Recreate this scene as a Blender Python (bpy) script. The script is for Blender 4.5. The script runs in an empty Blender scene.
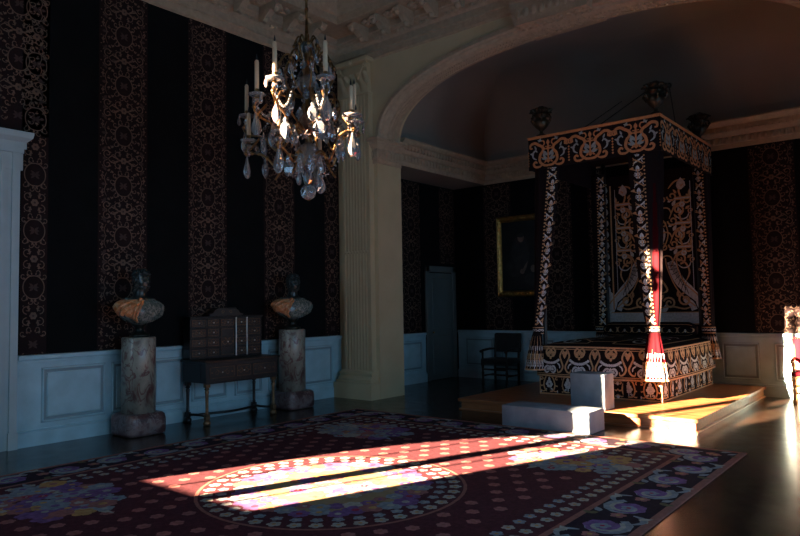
import bpy, bmesh, math, random
from mathutils import Vector, Matrix
random.seed(7)
PI = math.pi
SC = bpy.context.scene
COL = SC.collection
sin, cos = math.sin, math.cos

# ------------------------------------------------------------------ helpers
class G:
    """collects geometry for one mesh"""
    def __init__(s): s.v = []; s.f = []; s.m = []; s.sm = []
    def add(s, vs, fs, m=0, smooth=False):
        o = len(s.v); s.v.extend(tuple(p) for p in vs)
        for f in fs:
            s.f.append(tuple(i + o for i in f)); s.m.append(m); s.sm.append(smooth)
        return s
    def box(s, x0, x1, y0, y1, z0, z1, m=0, bev=0.0, seg=1):
        if bev <= 0:
            v = [(x0,y0,z0),(x1,y0,z0),(x1,y1,z0),(x0,y1,z0),(x0,y0,z1),(x1,y0,z1),(x1,y1,z1),(x0,y1,z1)]
            return s.add(v, [(0,3,2,1),(4,5,6,7),(0,1,5,4),(1,2,6,5),(2,3,7,6),(3,0,4,7)], m)
        b = bmesh.new(); bmesh.ops.create_cube(b, size=1)
        for q in b.verts:
            q.co = ((x0+x1)/2 + q.co.x*(x1-x0), (y0+y1)/2 + q.co.y*(y1-y0), (z0+z1)/2 + q.co.z*(z1-z0))
        bmesh.ops.bevel(b, geom=list(b.edges), offset=bev, segments=seg, affect='EDGES', profile=.5)
        b.verts.index_update()
        s.add([q.co[:] for q in b.verts], [[q.index for q in f.verts] for f in b.faces], m, seg > 1); b.free(); return s
    def quad(s, a, b, c, d, m=0): return s.add([a,b,c,d], [(0,1,2,3)], m)
    def lathe(s, prof, c=(0,0,0), n=24, m=0, smooth=True, sx=1, sy=1, sq=2.0, rot=0.0, rad=None):
        vs = []; N = len(prof)
        for r, z in prof:
            for k in range(n):
                a = 2*PI*k/n + rot; ca, sa = cos(a), sin(a)
                q = 1.0 if sq == 2.0 else (abs(ca)**sq + abs(sa)**sq)**(-1/sq)
                rr = r*q*(rad(a, z) if rad else 1)
                vs.append((c[0]+sx*rr*ca, c[1]+sy*rr*sa, c[2]+z))
        fs = [(i*n+k, i*n+(k+1)%n, (i+1)*n+(k+1)%n, (i+1)*n+k) for i in range(N-1) for k in range(n)]
        fs.append(tuple(range(n-1,-1,-1))); fs.append(tuple((N-1)*n+k for k in range(n)))
        return s.add(vs, fs, m, smooth)
    def tube(s, pts, r, n=8, m=0, closed=False):
        P = [Vector(p) for p in pts]; N = len(P)
        R = r if isinstance(r, (list, tuple)) else [r]*N
        vs = []; up = None
        for i in range(N):
            if closed: t = P[(i+1) % N]-P[i-1]
            else: t = P[min(i+1,N-1)]-P[max(i-1,0)]
            if t.length < 1e-9: t = Vector((0,0,1))
            t.normalize()
            if up is None:
                up = Vector((0,0,1)) if abs(t.z) < .9 else Vector((1,0,0))
            a = up - t*up.dot(t)
            if a.length < 1e-6: a = t.orthogonal()
            a.normalize(); up = a; b = t.cross(a)
            for k in range(n):
                w = 2*PI*k/n; vs.append(P[i]+(a*cos(w)+b*sin(w))*R[i])
        fs = [(i*n+k, i*n+(k+1)%n, ((i+1)%N)*n+(k+1)%n, ((i+1)%N)*n+k) for i in range(N if closed else N-1) for k in range(n)]
        if not closed: fs += [tuple(range(n-1,-1,-1)), tuple((N-1)*n+k for k in range(n))]
        return s.add(vs, fs, m, True)
    def ball(s, c, r, m=0, n=10, sx=1, sy=1, sz=1, bump=None):
        k = n//2+1
        prof = [(max(1e-4, r*sin(PI*i/k)), -r*sz*cos(PI*i/k)) for i in range(k+1)]
        return s.lathe(prof, c, n, m, True, sx, sy)
    def prism(s, poly, y0, y1, m=0, axis='y', smooth=False):
        """poly in (a,b); extruded along axis. y: (a,y,b)  x: (y,a,b)  z: (a,b,y)"""
        def P(a, b, t): return (a,t,b) if axis == 'y' else (t,a,b) if axis == 'x' else (a,b,t)
        n = len(poly)
        vs = [P(a,b,y0) for a,b in poly]+[P(a,b,y1) for a,b in poly]
        fs = [(i,(i+1)%n,n+(i+1)%n,n+i) for i in range(n)]+[tuple(range(n-1,-1,-1)), tuple(range(n,2*n))]
        return s.add(vs, fs, m, smooth)
    def mold(s, p0, p1, nrm, prof, m0=0, m1=0, m=0, caps=True):
        """sweep a profile [(out, z)] from p0 to p1; m0/m1 = mitre slopes along the run"""
        p0, p1, nr = Vector(p0), Vector(p1), Vector(nrm); t = (p1-p0).normalized(); n = len(prof)
        Z = Vector((0,0,1)); vs = []
        for o, z in prof: vs.append(p0+nr*o+Z*z+t*(m0*o))
        for o, z in prof: vs.append(p1+nr*o+Z*z-t*(m1*o))
        fs = [(i, i+1, n+i+1, n+i) for i in range(n-1)]
        if caps: fs += [tuple(range(n)), tuple(range(2*n-1, n-1, -1))]
        return s.add(vs, fs, m)
    def grid(s, fn, nu, nv, m=0, smooth=True, cu=False):
        vs = [fn(i/(nu if cu else nu), j/nv) for j in range(nv+1) for i in range(nu if cu else nu+1)]
        w = nu if cu else nu+1
        fs = [(j*w+i, j*w+(i+1)%w, (j+1)*w+(i+1)%w, (j+1)*w+i) for j in range(nv) for i in range(nu)]
        return s.add(vs, fs, m, smooth)
    def build(s, name, mats, parent=None, loc=None):
        me = bpy.data.meshes.new(name); me.from_pydata(s.v, [], s.f)
        for q in (mats if isinstance(mats, (list, tuple)) else [mats]): me.materials.append(q)
        me.polygons.foreach_set('material_index', s.m); me.polygons.foreach_set('use_smooth', s.sm)
        me.update(); o = bpy.data.objects.new(name, me); COL.objects.link(o)
        if parent: o.parent = parent
        if loc: o.location = loc
        return o

def tag(o, label, cat, group=None, kind=None):
    o['label'] = label; o['category'] = cat
    if group: o['group'] = group
    if kind: o['kind'] = kind
    return o
def thing(name, label, cat, loc=(0,0,0), rz=0, group=None):
    o = bpy.data.objects.new(name, None); COL.objects.link(o); o.location = loc; o.rotation_euler = (0,0,rz)
    o.empty_display_size = .1
    return tag(o, label, cat, group)
def struct(g, name, mats, label=None):
    o = g.build(name, mats); o['kind'] = 'structure'
    if label: o['label'] = label
    return o
def dup(o, parent=None, loc=None, rot=None):
    c = o.copy(); COL.objects.link(c)
    if parent: c.parent = parent
    if loc is not None: c.location = loc
    if rot is not None: c.rotation_euler = rot
    for ch in list(o.children): dup(ch, c)
    return c

# ------------------------------------------------------------------ materials
def L(*c): return tuple(((x/255+.055)/1.055)**2.4 if x > 10 else x/255/12.92 for x in c)+(1,)
def mat(name, col, rough=.6, metal=0, var=.0, scale=6, bump=0, bscale=40, col2=None, spec=.5, sheen=0, stretch=(1,1,1), trans=0, ior=1.45, coat=0):
    m = bpy.data.materials.new(name); m.use_nodes = True; nt = m.node_tree; b = nt.nodes['Principled BSDF']
    c = tuple(col)+(1,) if len(col) == 3 else col
    b.inputs['Base Color'].default_value = c; b.inputs['Roughness'].default_value = rough; b.inputs['Metallic'].default_value = metal
    b.inputs['Specular IOR Level'].default_value = spec
    if sheen: b.inputs['Sheen Weight'].default_value = sheen; b.inputs['Sheen Roughness'].default_value = .4
    if trans: b.inputs['Transmission Weight'].default_value = trans; b.inputs['IOR'].default_value = ior
    if coat: b.inputs['Coat Weight'].default_value = coat; b.inputs['Coat Roughness'].default_value = .15
    tc = nt.nodes.new('ShaderNodeTexCoord'); mp = nt.nodes.new('ShaderNodeMapping'); mp.inputs['Scale'].default_value = stretch
    nt.links.new(tc.outputs['Object'], mp.inputs['Vector'])
    if var or col2:
        n = nt.nodes.new('ShaderNodeTexNoise'); n.inputs['Scale'].default_value = scale; n.inputs['Detail'].default_value = 5
        nt.links.new(mp.outputs[0], n.inputs['Vector'])
        r = nt.nodes.new('ShaderNodeValToRGB'); r.color_ramp.elements[0].position = .3; r.color_ramp.elements[1].position = .7
        d = col2 if col2 else tuple(x*(1-var) for x in c[:3])
        r.color_ramp.elements[0].color = tuple(d[:3])+(1,); r.color_ramp.elements[1].color = tuple(min(1, x*(1+var*.6)) for x in c[:3])+(1,)
        nt.links.new(n.outputs['Fac'], r.inputs[0]); nt.links.new(r.outputs[0], b.inputs['Base Color'])
    if bump:
        n2 = nt.nodes.new('ShaderNodeTexNoise'); n2.inputs['Scale'].default_value = bscale; n2.inputs['Detail'].default_value = 3
        nt.links.new(mp.outputs[0], n2.inputs['Vector'])
        bp = nt.nodes.new('ShaderNodeBump'); bp.inputs['Strength'].default_value = bump; bp.inputs['Distance'].default_value = .01
        nt.links.new(n2.outputs['Fac'], bp.inputs['Height']); nt.links.new(bp.outputs[0], b.inputs['Normal'])
    return m

def mat_floor():
    m = bpy.data.materials.new('parquet'); m.use_nodes = True; nt = m.node_tree; b = nt.nodes['Principled BSDF']
    tc = nt.nodes.new('ShaderNodeTexCoord'); mp = nt.nodes.new('ShaderNodeMapping'); mp.inputs['Rotation'].default_value = (0,0,PI/4)
    nt.links.new(tc.outputs['Object'], mp.inputs['Vector'])
    br = nt.nodes.new('ShaderNodeTexBrick'); br.inputs['Scale'].default_value = 1; br.inputs['Brick Width'].default_value = .62; br.inputs['Row Height'].default_value = .13
    br.inputs['Mortar Size'].default_value = .004; br.inputs['Color1'].default_value = (.055,.032,.02,1); br.inputs['Color2'].default_value = (.03,.019,.013,1); br.inputs['Mortar'].default_value = (.008,.005,.004,1)
    nt.links.new(mp.outputs[0], br.inputs['Vector'])
    n = nt.nodes.new('ShaderNodeTexNoise'); n.inputs['Scale'].default_value = 5; n.inputs['Detail'].default_value = 6; nt.links.new(mp.outputs[0], n.inputs['Vector'])
    mx = nt.nodes.new('ShaderNodeMixRGB'); mx.blend_type = 'MULTIPLY'; mx.inputs[0].default_value = .5
    nt.links.new(br.outputs['Color'], mx.inputs[1]); nt.links.new(n.outputs['Color'], mx.inputs[2]); nt.links.new(mx.outputs[0], b.inputs['Base Color'])
    mr = nt.nodes.new('ShaderNodeMapRange'); mr.inputs[3].default_value = .13; mr.inputs[4].default_value = .30
    nt.links.new(n.outputs['Fac'], mr.inputs[0]); nt.links.new(mr.outputs[0], b.inputs['Roughness'])
    bp = nt.nodes.new('ShaderNodeBump'); bp.inputs['Strength'].default_value = .25; bp.inputs['Distance'].default_value = .004
    nt.links.new(br.outputs['Fac'], bp.inputs['Height']); bp.invert = True
    nt.links.new(bp.outputs[0], b.inputs['Normal'])
    return m

def mat_wood(name, c1, c2, rough=.35, st=(1,8,8), sc=2.5):
    m = bpy.data.materials.new(name); m.use_nodes = True; nt = m.node_tree; b = nt.nodes['Principled BSDF']; b.inputs['Roughness'].default_value = rough
    tc = nt.nodes.new('ShaderNodeTexCoord'); mp = nt.nodes.new('ShaderNodeMapping'); mp.inputs['Scale'].default_value = st
    n = nt.nodes.new('ShaderNodeTexNoise'); n.inputs['Scale'].default_value = sc; n.inputs['Detail'].default_value = 7; n.inputs['Distortion'].default_value = .6
    r = nt.nodes.new('ShaderNodeValToRGB'); r.color_ramp.elements[0].position = .35; r.color_ramp.elements[1].position = .65
    r.color_ramp.elements[0].color = c2+(1,); r.color_ramp.elements[1].color = c1+(1,)
    nt.links.new(tc.outputs['Object'], mp.inputs[0]); nt.links.new(mp.outputs[0], n.inputs[0]); nt.links.new(n.outputs['Fac'], r.inputs[0]); nt.links.new(r.outputs[0], b.inputs['Base Color'])
    return m

def mat_marble(name, stops, scale=4, rough=.25, vein=None, st=(1,1,1)):
    m = bpy.data.materials.new(name); m.use_nodes = True; nt = m.node_tree; b = nt.nodes['Principled BSDF']; b.inputs['Roughness'].default_value = rough
    tc = nt.nodes.new('ShaderNodeTexCoord'); mp = nt.nodes.new('ShaderNodeMapping'); mp.inputs['Scale'].default_value = st
    nt.links.new(tc.outputs['Object'], mp.inputs[0])
    n = nt.nodes.new('ShaderNodeTexNoise'); n.inputs['Scale'].default_value = scale; n.inputs['Detail'].default_value = 9; n.inputs['Distortion'].default_value = 1.4
    nt.links.new(mp.outputs[0], n.inputs[0])
    r = nt.nodes.new('ShaderNodeValToRGB'); e = r.color_ramp.elements
    for i, (p, c) in enumerate(stops):
        q = e[i] if i < 2 else e.new(p); q.position = p; q.color = tuple(c)+(1,)
    nt.links.new(n.outputs['Fac'], r.inputs[0]); out = r.outputs[0]
    if vein:
        v = nt.nodes.new('ShaderNodeTexNoise'); v.inputs['Scale'].default_value = scale*1.7; v.inputs['Detail'].default_value = 8; v.inputs['Distortion'].default_value = .7
        nt.links.new(mp.outputs[0], v.inputs[0])
        r2 = nt.nodes.new('ShaderNodeValToRGB'); e = r2.color_ramp.elements; e[0].position = .455; e[0].color = (0,0,0,1); e[1].position = .5; e[1].color = (1,1,1,1)
        q = e.new(.545); q.color = (0,0,0,1); nt.links.new(v.outputs['Fac'], r2.inputs[0])
        mx = nt.nodes.new('ShaderNodeMixRGB'); nt.links.new(r2.outputs[0], mx.inputs[0]); nt.links.new(out, mx.inputs[1]); mx.inputs[2].default_value = tuple(vein)+(1,); out = mx.outputs[0]
    nt.links.new(out, b.inputs['Base Color']); return m

def mat_pane():
    m = bpy.data.materials.new('window_glass'); m.use_nodes = True; nt = m.node_tree; nt.nodes.remove(nt.nodes['Principled BSDF'])
    o = nt.nodes['Material Output']; t = nt.nodes.new('ShaderNodeBsdfTransparent'); g = nt.nodes.new('ShaderNodeBsdfGlossy'); g.inputs['Roughness'].default_value = .02
    fr = nt.nodes.new('ShaderNodeFresnel'); fr.inputs['IOR'].default_value = 1.3; mx = nt.nodes.new('ShaderNodeMixShader')
    nt.links.new(fr.outputs[0], mx.inputs[0]); nt.links.new(t.outputs[0], mx.inputs[1]); nt.links.new(g.outputs[0], mx.inputs[2]); nt.links.new(mx.outputs[0], o.inputs[0]); return m

M = dict(
 floor=mat_floor(),
 velvet=mat('black_velvet', (.0055,.006,.0065), .95, var=.2, scale=3, spec=.1),
 damask_ground=mat('damask_ground', (.013,.0045,.0045), .8, var=.35, scale=4, spec=.2),
 damask_pat=mat('damask_pattern', (.135,.078,.05), .6, var=.3, scale=9, spec=.3),
 damask_dim=mat('damask_leaf', (.05,.026,.02), .7, var=.3, scale=9, spec=.3),
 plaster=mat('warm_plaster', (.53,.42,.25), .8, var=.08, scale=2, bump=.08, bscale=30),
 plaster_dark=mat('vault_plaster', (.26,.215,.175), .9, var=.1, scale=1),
 stucco=mat('cornice_stucco', (.42,.315,.21), .8, var=.15, scale=14, bump=.15, bscale=50),
 ceil=mat('ceiling_plaster', (.48,.38,.28), .9, var=.06, scale=1.5),
 dado=mat('painted_wainscot', (.36,.54,.60), .5, var=.12, scale=5, bump=.05, bscale=25),
 dado_shade=mat('wainscot_groove_shade', (.22,.30,.33), .7),
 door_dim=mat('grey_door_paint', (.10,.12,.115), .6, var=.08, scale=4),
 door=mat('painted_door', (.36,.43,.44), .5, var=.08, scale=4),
 gilt=mat('gilding', (.62,.36,.11), .35, 1, var=.35, scale=15, bump=.3, bscale=60),
 bronze_gilt=mat('aged_gilt_bronze', (.22,.12,.05), .42, 1, var=.5, scale=15, bump=.2, bscale=60),
 canvas=mat('dark_canvas', (.012,.012,.012), .35, var=.5, scale=3),
 skin=mat('painted_flesh', (.17,.12,.09), .4, var=.4, scale=12),
 robe=mat('painted_robe', (.028,.024,.024), .4, var=.5, scale=7),
 stone=mat('grey_stone', (.235,.29,.345), .75, var=.25, scale=5, bump=.2, bscale=35),
 oak=mat_wood('dais_oak', (.36,.135,.05), (.22,.075,.028), .32),
 ebony=mat_wood('ebony', (.013,.009,.008), (.007,.006,.006), .4),
 inlay=mat('brass_inlay', (.20,.105,.05), .45, .6, var=.5, scale=18),
 tortoise=mat('tortoiseshell', (.016,.010,.009), .42, col2=(.009,.007,.007), scale=22),
 silver_m=mat('silver_mount', (.55,.55,.52), .3, 1),
 gold_thr=mat('gold_thread', (.64,.37,.18), .55, var=.22, scale=40, spec=.4, bump=.3, bscale=200),
 silver_thr=mat('silver_thread', (.68,.69,.70), .55, var=.25, scale=30, spec=.4, bump=.3, bscale=200),
 orange_thr=mat('copper_thread', (.62,.25,.095), .55, var=.2, scale=40, spec=.4),
 blue_thr=mat('grey_blue_thread', (.33,.38,.40), .6, var=.25, scale=30, spec=.4),
 bed_velvet=mat('bed_velvet', (.014,.008,.009), .9, spec=.15),
 red_velvet=mat('crimson_velvet', (.05,.0012,.004), .8, var=.25, scale=4, spec=.1),
 chair_velvet=mat('chair_velvet', (.13,.004,.012), .8, var=.2, scale=6, spec=.15),
 bronze=mat('dark_bronze', (.022,.024,.02), .35, .6, var=.4, scale=10),
 vase=mat('bronze_vase', (.05,.035,.02), .4, .5, var=.5, scale=14),
 bust_dark=mat('bust_dark_marble', (.018,.024,.022), .3, var=.4, scale=9),
 bust_green=mat_marble('bust_green_marble', [(.3,(.03,.04,.035)),(.7,(.20,.20,.17)),(.5,(.09,.11,.095))], 9, .25, vein=(.28,.27,.23)),
 bust_orange=mat_marble('bust_orange_marble', [(.3,(.42,.13,.045)),(.7,(.62,.27,.11)),(.5,(.52,.18,.06))], 7, .3, vein=(.6,.35,.2)),
 breccia=mat_marble('breccia_marble', [(.34,(.10,.04,.04)),(.66,(.34,.31,.25)),(.46,(.26,.25,.20))], 4.5, .3, vein=(.13,.04,.04), st=(1,1,.6)),
 breccia_red=mat_marble('red_marble', [(.35,(.05,.022,.022)),(.7,(.20,.13,.12)),(.5,(.10,.045,.045))], 6, .35, vein=(.2,.15,.14)),
 wax=mat('candle_wax', (.62,.42,.26), .5),
 wick=mat('wick', (.02,.02,.02), .9),
 crystal=mat('rock_crystal', (.86,.83,.82), .04, trans=.82, ior=1.52),
 amethyst=mat('amethyst_crystal', (.76,.55,.50), .05, trans=.8, ior=1.52),
 crystal_b=mat('blue_crystal', (.70,.74,.82), .04, trans=.85, ior=1.52),
 leather=mat('dark_leather', (.022,.016,.015), .45, var=.4, scale=8),
 dark_wood=mat('chair_walnut', (.018,.012,.010), .4, var=.3, scale=10),
 gold_wood=mat('gilt_chair_wood', (.45,.26,.12), .4, .4, var=.2, scale=10),
 rope=mat('dark_cord', (.03,.025,.02), .8),
 pane=mat_pane(),
 frame_w=mat('window_paint', (.5,.52,.5), .5),
)
# rug palette
RUG = [mat('rug_field', (.070,.018,.024), .95, var=.3, scale=30, spec=.1, bump=.3, bscale=150),
       mat('rug_rose', (.27,.105,.095), .95, var=.3, scale=30, spec=.1),
       mat('rug_cream', (.31,.285,.245), .95, var=.25, scale=25, spec=.1),
       mat('rug_bluegrey', (.20,.215,.24), .95, var=.3, scale=25, spec=.1),
       mat('rug_violet', (.16,.075,.19), .95, var=.35, scale=25, spec=.1),
       mat('rug_ochre', (.40,.22,.08), .95, var=.3, scale=25, spec=.1),
       mat('rug_beige', (.26,.18,.10), .95, var=.15, scale=15, spec=.1),
       mat('rug_border', (.022,.011,.018), .95, var=.3, scale=30, spec=.1),
       mat('rug_band', (.24,.095,.075), .95, var=.2, scale=30, spec=.1),
       mat('rug_crimson', (.30,.03,.06), .95, var=.3, scale=30, spec=.1),
       mat('rug_moss', (.12,.10,.05), .95, var=.3, scale=30, spec=.1)]

# ------------------------------------------------------------------ 2-D ornament
def spline(pts, n=6):
    if len(pts) < 3: return list(pts)
    P = [pts[0]]+list(pts)+[pts[-1]]; out = []
    for i in range(1, len(P)-2):
        a, b, c, d = P[i-1], P[i], P[i+1], P[i+2]
        for k in range(n):
            t = k/n
            out.append(tuple(.5*((2*b[j])+(-a[j]+c[j])*t+(2*a[j]-5*b[j]+4*c[j]-d[j])*t*t+(-a[j]+3*b[j]-3*c[j]+d[j])*t**3) for j in range(len(b))))
    out.append(tuple(pts[-1])); return out
class Orn:
    def __init__(s): s.p = []          # (verts2d, faces, mat, layer)
    def raw(s, v, f, m, l=0): s.p.append((v, f, m, l)); return s
    def stroke(s, pts, w, m, l=0, t0=.4, t1=.4, n=5):
        q = spline(pts, n); N = len(q); v = []
        for i in range(N):
            a = q[max(i-1,0)]; b = q[min(i+1,N-1)]; dx, dy = b[0]-a[0], b[1]-a[1]; d = math.hypot(dx,dy) or 1
            u = i/(N-1); ww = .5*w*((t0+(1-t0)*min(1,u*4)) if u < .5 else (t1+(1-t1)*min(1,(1-u)*4)))
            v.append((q[i][0]-dy/d*ww, q[i][1]+dx/d*ww)); v.append((q[i][0]+dy/d*ww, q[i][1]-dx/d*ww))
        return s.raw(v, [(2*i,2*i+1,2*i+3,2*i+2) for i in range(N-1)], m, l)
    def line(s, a, b, w, m, l=0, n=1):
        pts = [(a[0]+(b[0]-a[0])*k/n, a[1]+(b[1]-a[1])*k/n) for k in range(n+1)]
        dx, dy = b[0]-a[0], b[1]-a[1]; d = math.hypot(dx,dy); nx, ny = -dy/d*w/2, dx/d*w/2; v = []
        for x, y in pts: v += [(x+nx,y+ny),(x-nx,y-ny)]
        return s.raw(v, [(2*i,2*i+1,2*i+3,2*i+2) for i in range(n)], m, l)
    def disc(s, x, y, r, m, l=0, n=8, ry=None, a0=0):
        ry = ry or r
        return s.raw([(x+r*cos(a0+2*PI*k/n), y+ry*sin(a0+2*PI*k/n)) for k in range(n)], [tuple(range(n))], m, l)
    def ring(s, x, y, r, w, m, l=0, n=16, ry=None):
        ry = ry or r; v = []
        for k in range(n):
            c, d = cos(2*PI*k/n), sin(2*PI*k/n); v += [(x+(r-w/2)*c, y+(ry-w/2)*d), (x+(r+w/2)*c, y+(ry+w/2)*d)]
        return s.raw(v, [(2*k,2*k+1,(2*k+3)%(2*n),(2*k+2)%(2*n)) for k in range(n)], m, l)
    def leaf(s, x, y, a, ln, wd, m, l=0):
        ca, sa = cos(a), sin(a)
        P = [(0,0),(.3*ln,.5*wd),(.62*ln,.42*wd),(ln,0),(.62*ln,-.42*wd),(.3*ln,-.5*wd)]
        return s.raw([(x+ca*p-sa*q, y+sa*p+ca*q) for p, q in P], [(0,1,2,3,4,5)], m, l)
    def flower(s, x, y, r, m, mc=None, k=5, l=0, a0=0, asp=1.0):
        for i in range(k):
            a = a0+2*PI*i/k
            s.disc(x+.6*r*cos(a), y+.6*r*sin(a)*asp, .45*r, m, l, 7, .45*r*asp)
        if mc is not None: s.disc(x, y, .32*r, mc, l+1, 7)
        return s
    def spiral(s, x, y, r, a0, turns, w, m, sg=1, l=0, n=None):
        k = n or max(8, int(turns*12)); pts = []
        for i in range(k+1):
            u = i/k; rr = r*(1-.82*u); a = a0+sg*2*PI*turns*u; pts.append((x+rr*cos(a), y+rr*sin(a)))
        return s.stroke(pts, w, m, l, 1, .5, 1)
    def add(s, o, dx=0, dy=0, sx=1, sy=1, mx=False, mm=None):
        k = -1 if mx else 1
        for v, f, m, l in o.p:
            s.p.append(([(dx+k*sx*a, dy+sy*b) for a, b in v], f, mm[m] if mm else m, l))
        return s
    def sym(s):
        t = Orn(); t.add(s); t.add(s, mx=True); return t
    def stamp(s, g, fn, h0=.001, dh=.0012, clip=None):
        for qi, (v, f, m, l) in enumerate(s.p):
            e = (qi % 40)*7e-6
            if clip and not all(clip(a, b) for a, b in v): continue
            g.add([fn(a, b, h0+dh*l+e) for a, b in v], f, m)

# ------------------------------------------------------------------ the room
LX, RX = -8.6, .8                       # left and right wall
WY, AY, AY2, BY = -1.2, 8.75, 9.4, 12.45 # window wall, arch wall front/back, alcove back wall
SX = -7.78                               # face of the beam over the side recess
CX = -4.2                                # centre of the alcove and bed
CZ = 6.85                                # ceiling

g = G(); g.box(LX-.3, RX+.3, WY-.5, BY+.3, -.2, 0); struct(g, 'floor', [M['floor']])
g = G(); g.box(LX-.3, RX+.3, WY-.5, AY+.02, CZ, CZ+.2); struct(g, 'ceiling', [M['ceil']])

# damask tile, .68 wide .69 tall : 0 dim leaf, 1 bright pattern
def damask_tile():
    h = Orn()
    for k in range(6):                                          # lacy ring of scallops (half)
        a = -PI/2+PI*(k+.5)/6
        h.spiral(.165*cos(a), .19*sin(a), .045, a+PI, .8, .010, 1, 1)
        h.leaf(.20*cos(a), .225*sin(a), a, .05, .026, 1)
    h.stroke([(0,-.14),(.06,-.125),(.115,-.05),(.115,.05),(.06,.125),(0,.14)], .012, 1, 0, 1, 1)
    h.leaf(.0,0,.0,.06,.03,0); h.leaf(0,0,PI/4,.07,.03,0); h.leaf(0,0,-PI/4,.07,.03,0)
    h.spiral(.075,.345-.075,.055,PI*.5,1.1,.011,1,-1); h.spiral(.075,-.345+.075,.055,-PI*.5,1.1,.011,1,1)
    h.stroke([(0,.345),(.08,.335),(.16,.30),(.215,.345)], .012, 1); h.stroke([(0,-.345),(.08,-.335),(.16,-.30),(.215,-.345)], .012, 1)
    h.spiral(.225,.275,.062,PI*.5,1.2,.012,1,-1); h.spiral(.225,-.275,.062,-PI*.5,1.2,.012,1,1)
    for y in (.18,-.18):
        h.leaf(.24,y,PI*.3 if y > 0 else -PI*.3,.085,.04,0); h.leaf(.225,y,PI*.8 if y > 0 else -PI*.8,.05,.03,1)
    h.stroke([(.235,-.16),(.265,-.08),(.245,0),(.265,.08),(.235,.16)], .010, 1)
    h.leaf(.25,0,0,.06,.04,0); h.flower(.295,.11,.022,1,None,4); h.flower(.295,-.11,.022,1,None,4)
    for k in range(9):                                          # lace of small leaves and buds
        a = -PI/2+PI*(k+.5)/9; h.leaf(.128*cos(a),.15*sin(a),a,.035,.016,1); h.disc(.245*cos(a)*.95,.275*sin(a)*.95,.008,1,0,6)
    for y in (.06,-.06,.14,-.14,.23,-.23): h.leaf(.275,y,.8 if y > 0 else -.8,.04,.018,1); h.leaf(.305,y*.9,2.4 if y > 0 else -2.4,.035,.016,0)
    for y in (.31,-.31): h.spiral(.14,y*.98,.03,0,1,.009,1,1); h.leaf(.17,y*.82,0,.05,.02,1); h.leaf(.05,y*.8,PI/2 if y > 0 else -PI/2,.05,.022,1)
    for k in range(6): h.disc(.322, -.29+k*.115, .009, 1, 0, 6)
    h.leaf(.29,.325,PI*.75,.07,.03,0); h.leaf(.29,-.325,-PI*.75,.07,.03,0); h.leaf(.12,.345,PI/2,.0,.0,0) if 0 else None
    t = h.sym(); t.flower(0,.345,.045,1,0,6); t.flower(0,-.345,.045,1,0,6); return t
DT = damask_tile()
def hanging(g, fn, u0, u1, z0, z1):
    """one brocade breadth: ground (material 1) and its woven pattern (2,3); fn(u,z,h) places it"""
    g.quad(fn(u0,z0,.004), fn(u1,z0,.004), fn(u1,z1,.004), fn(u0,z1,.004), 1)
    c = (u0+u1)/2; w = (u1-u0)/2; full = w > .33
    n = int((z1-1.21)/.69)+2
    for k in range(n):
        zc = 1.21+.69*k
        cl = (lambda a, b: abs(a-c) < w-.004 and z0 < b < z1)
        t = Orn(); t.add(DT, c, zc, mm=(2,3)); t.stamp(g, fn, .0055, .001, cl)

def fnX(X, s=1): return lambda u, z, h: (X+s*h, u, z)
def fnY(Y, s=-1): return lambda u, z, h: (u, Y+s*h, z)
WALLM = [M['velvet'], M['damask_ground'], M['damask_dim'], M['damask_pat']]
# left wall of the bedchamber (with the opening of door_1) and of the recess
g = G()
g.box(LX-.3, LX, WY-.4, 1.55, 0, CZ); g.box(LX-.3, LX, 1.55, 3.12, 3.3, CZ); g.box(LX-.3, LX, 3.12, BY+.3, 0, CZ)
for a, b in ((3.31,3.62),(4.25,4.95),(5.6,6.28),(7.0,7.67),(8.37,8.74)): hanging(g, fnX(LX), a, b, 1.09, 5.97)
g.quad((LX+.004,2.9,3.77),(LX+.004,3.62,3.77),(LX+.004,3.62,5.97),(LX+.004,2.9,5.97),1)
t = Orn()
for k in range(4):
    for v, f, m, l in DT.p: t.raw([(3.26+a, 3.98+.69*(k-0)+b) for a, b in v], f, (2,3)[m], l)
t.stamp(g, fnX(LX), .0055, .001, lambda a, b: 2.92 < a < 3.61 and 3.87 < b < 5.96)
for a, b, z0 in ((10.55,11.17,1.03),(11.86,12.44,2.5)): hanging(g, fnX(LX), a, b, z0, 4.18)
struct(g, 'wall_left', WALLM)
# alcove back wall
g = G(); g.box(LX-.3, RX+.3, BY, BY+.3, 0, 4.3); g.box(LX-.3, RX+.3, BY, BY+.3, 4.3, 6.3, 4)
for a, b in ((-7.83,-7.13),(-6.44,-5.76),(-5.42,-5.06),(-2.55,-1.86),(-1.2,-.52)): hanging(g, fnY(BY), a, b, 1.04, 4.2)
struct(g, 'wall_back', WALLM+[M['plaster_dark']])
# window wall behind the photographer, opening for the sunlit window, and right wall with two windows
SW = (-7.715, -5.965, 1.38, 5.71)          # clear opening of the sunlit window x0,x1,z0,z1
g = G(); y0, y1 = WY-.4, WY
g.box(LX-.3, SW[0], y0, y1, 0, CZ); g.box(SW[1], RX+.3, y0, y1, 0, CZ); g.box(SW[0], SW[1], y0, y1, 0, SW[2]); g.box(SW[0], SW[1], y0, y1, SW[3], CZ)
struct(g, 'wall_front', [M['plaster']])
RW = [(.9,2.5),(3.5,5.1),(6.1,7.7),(11.25,12.15)]  # last opening, in the alcove, is added to cool the back dado
g = G(); z0, z1 = .35, 3.5; ys = [WY-.4]+[q for w in RW for q in w]+[BY+.3]
for a, b in zip(ys[0::2], ys[1::2]): g.box(RX, RX+.4, a, b, 0, CZ)
for a, b in RW: zt = 2.5 if a > 10 else z1; g.box(RX, RX+.4, a, b, 0, z0); g.box(RX, RX+.4, a, b, zt, CZ)
struct(g, 'wall_right', [M['plaster']])

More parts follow.
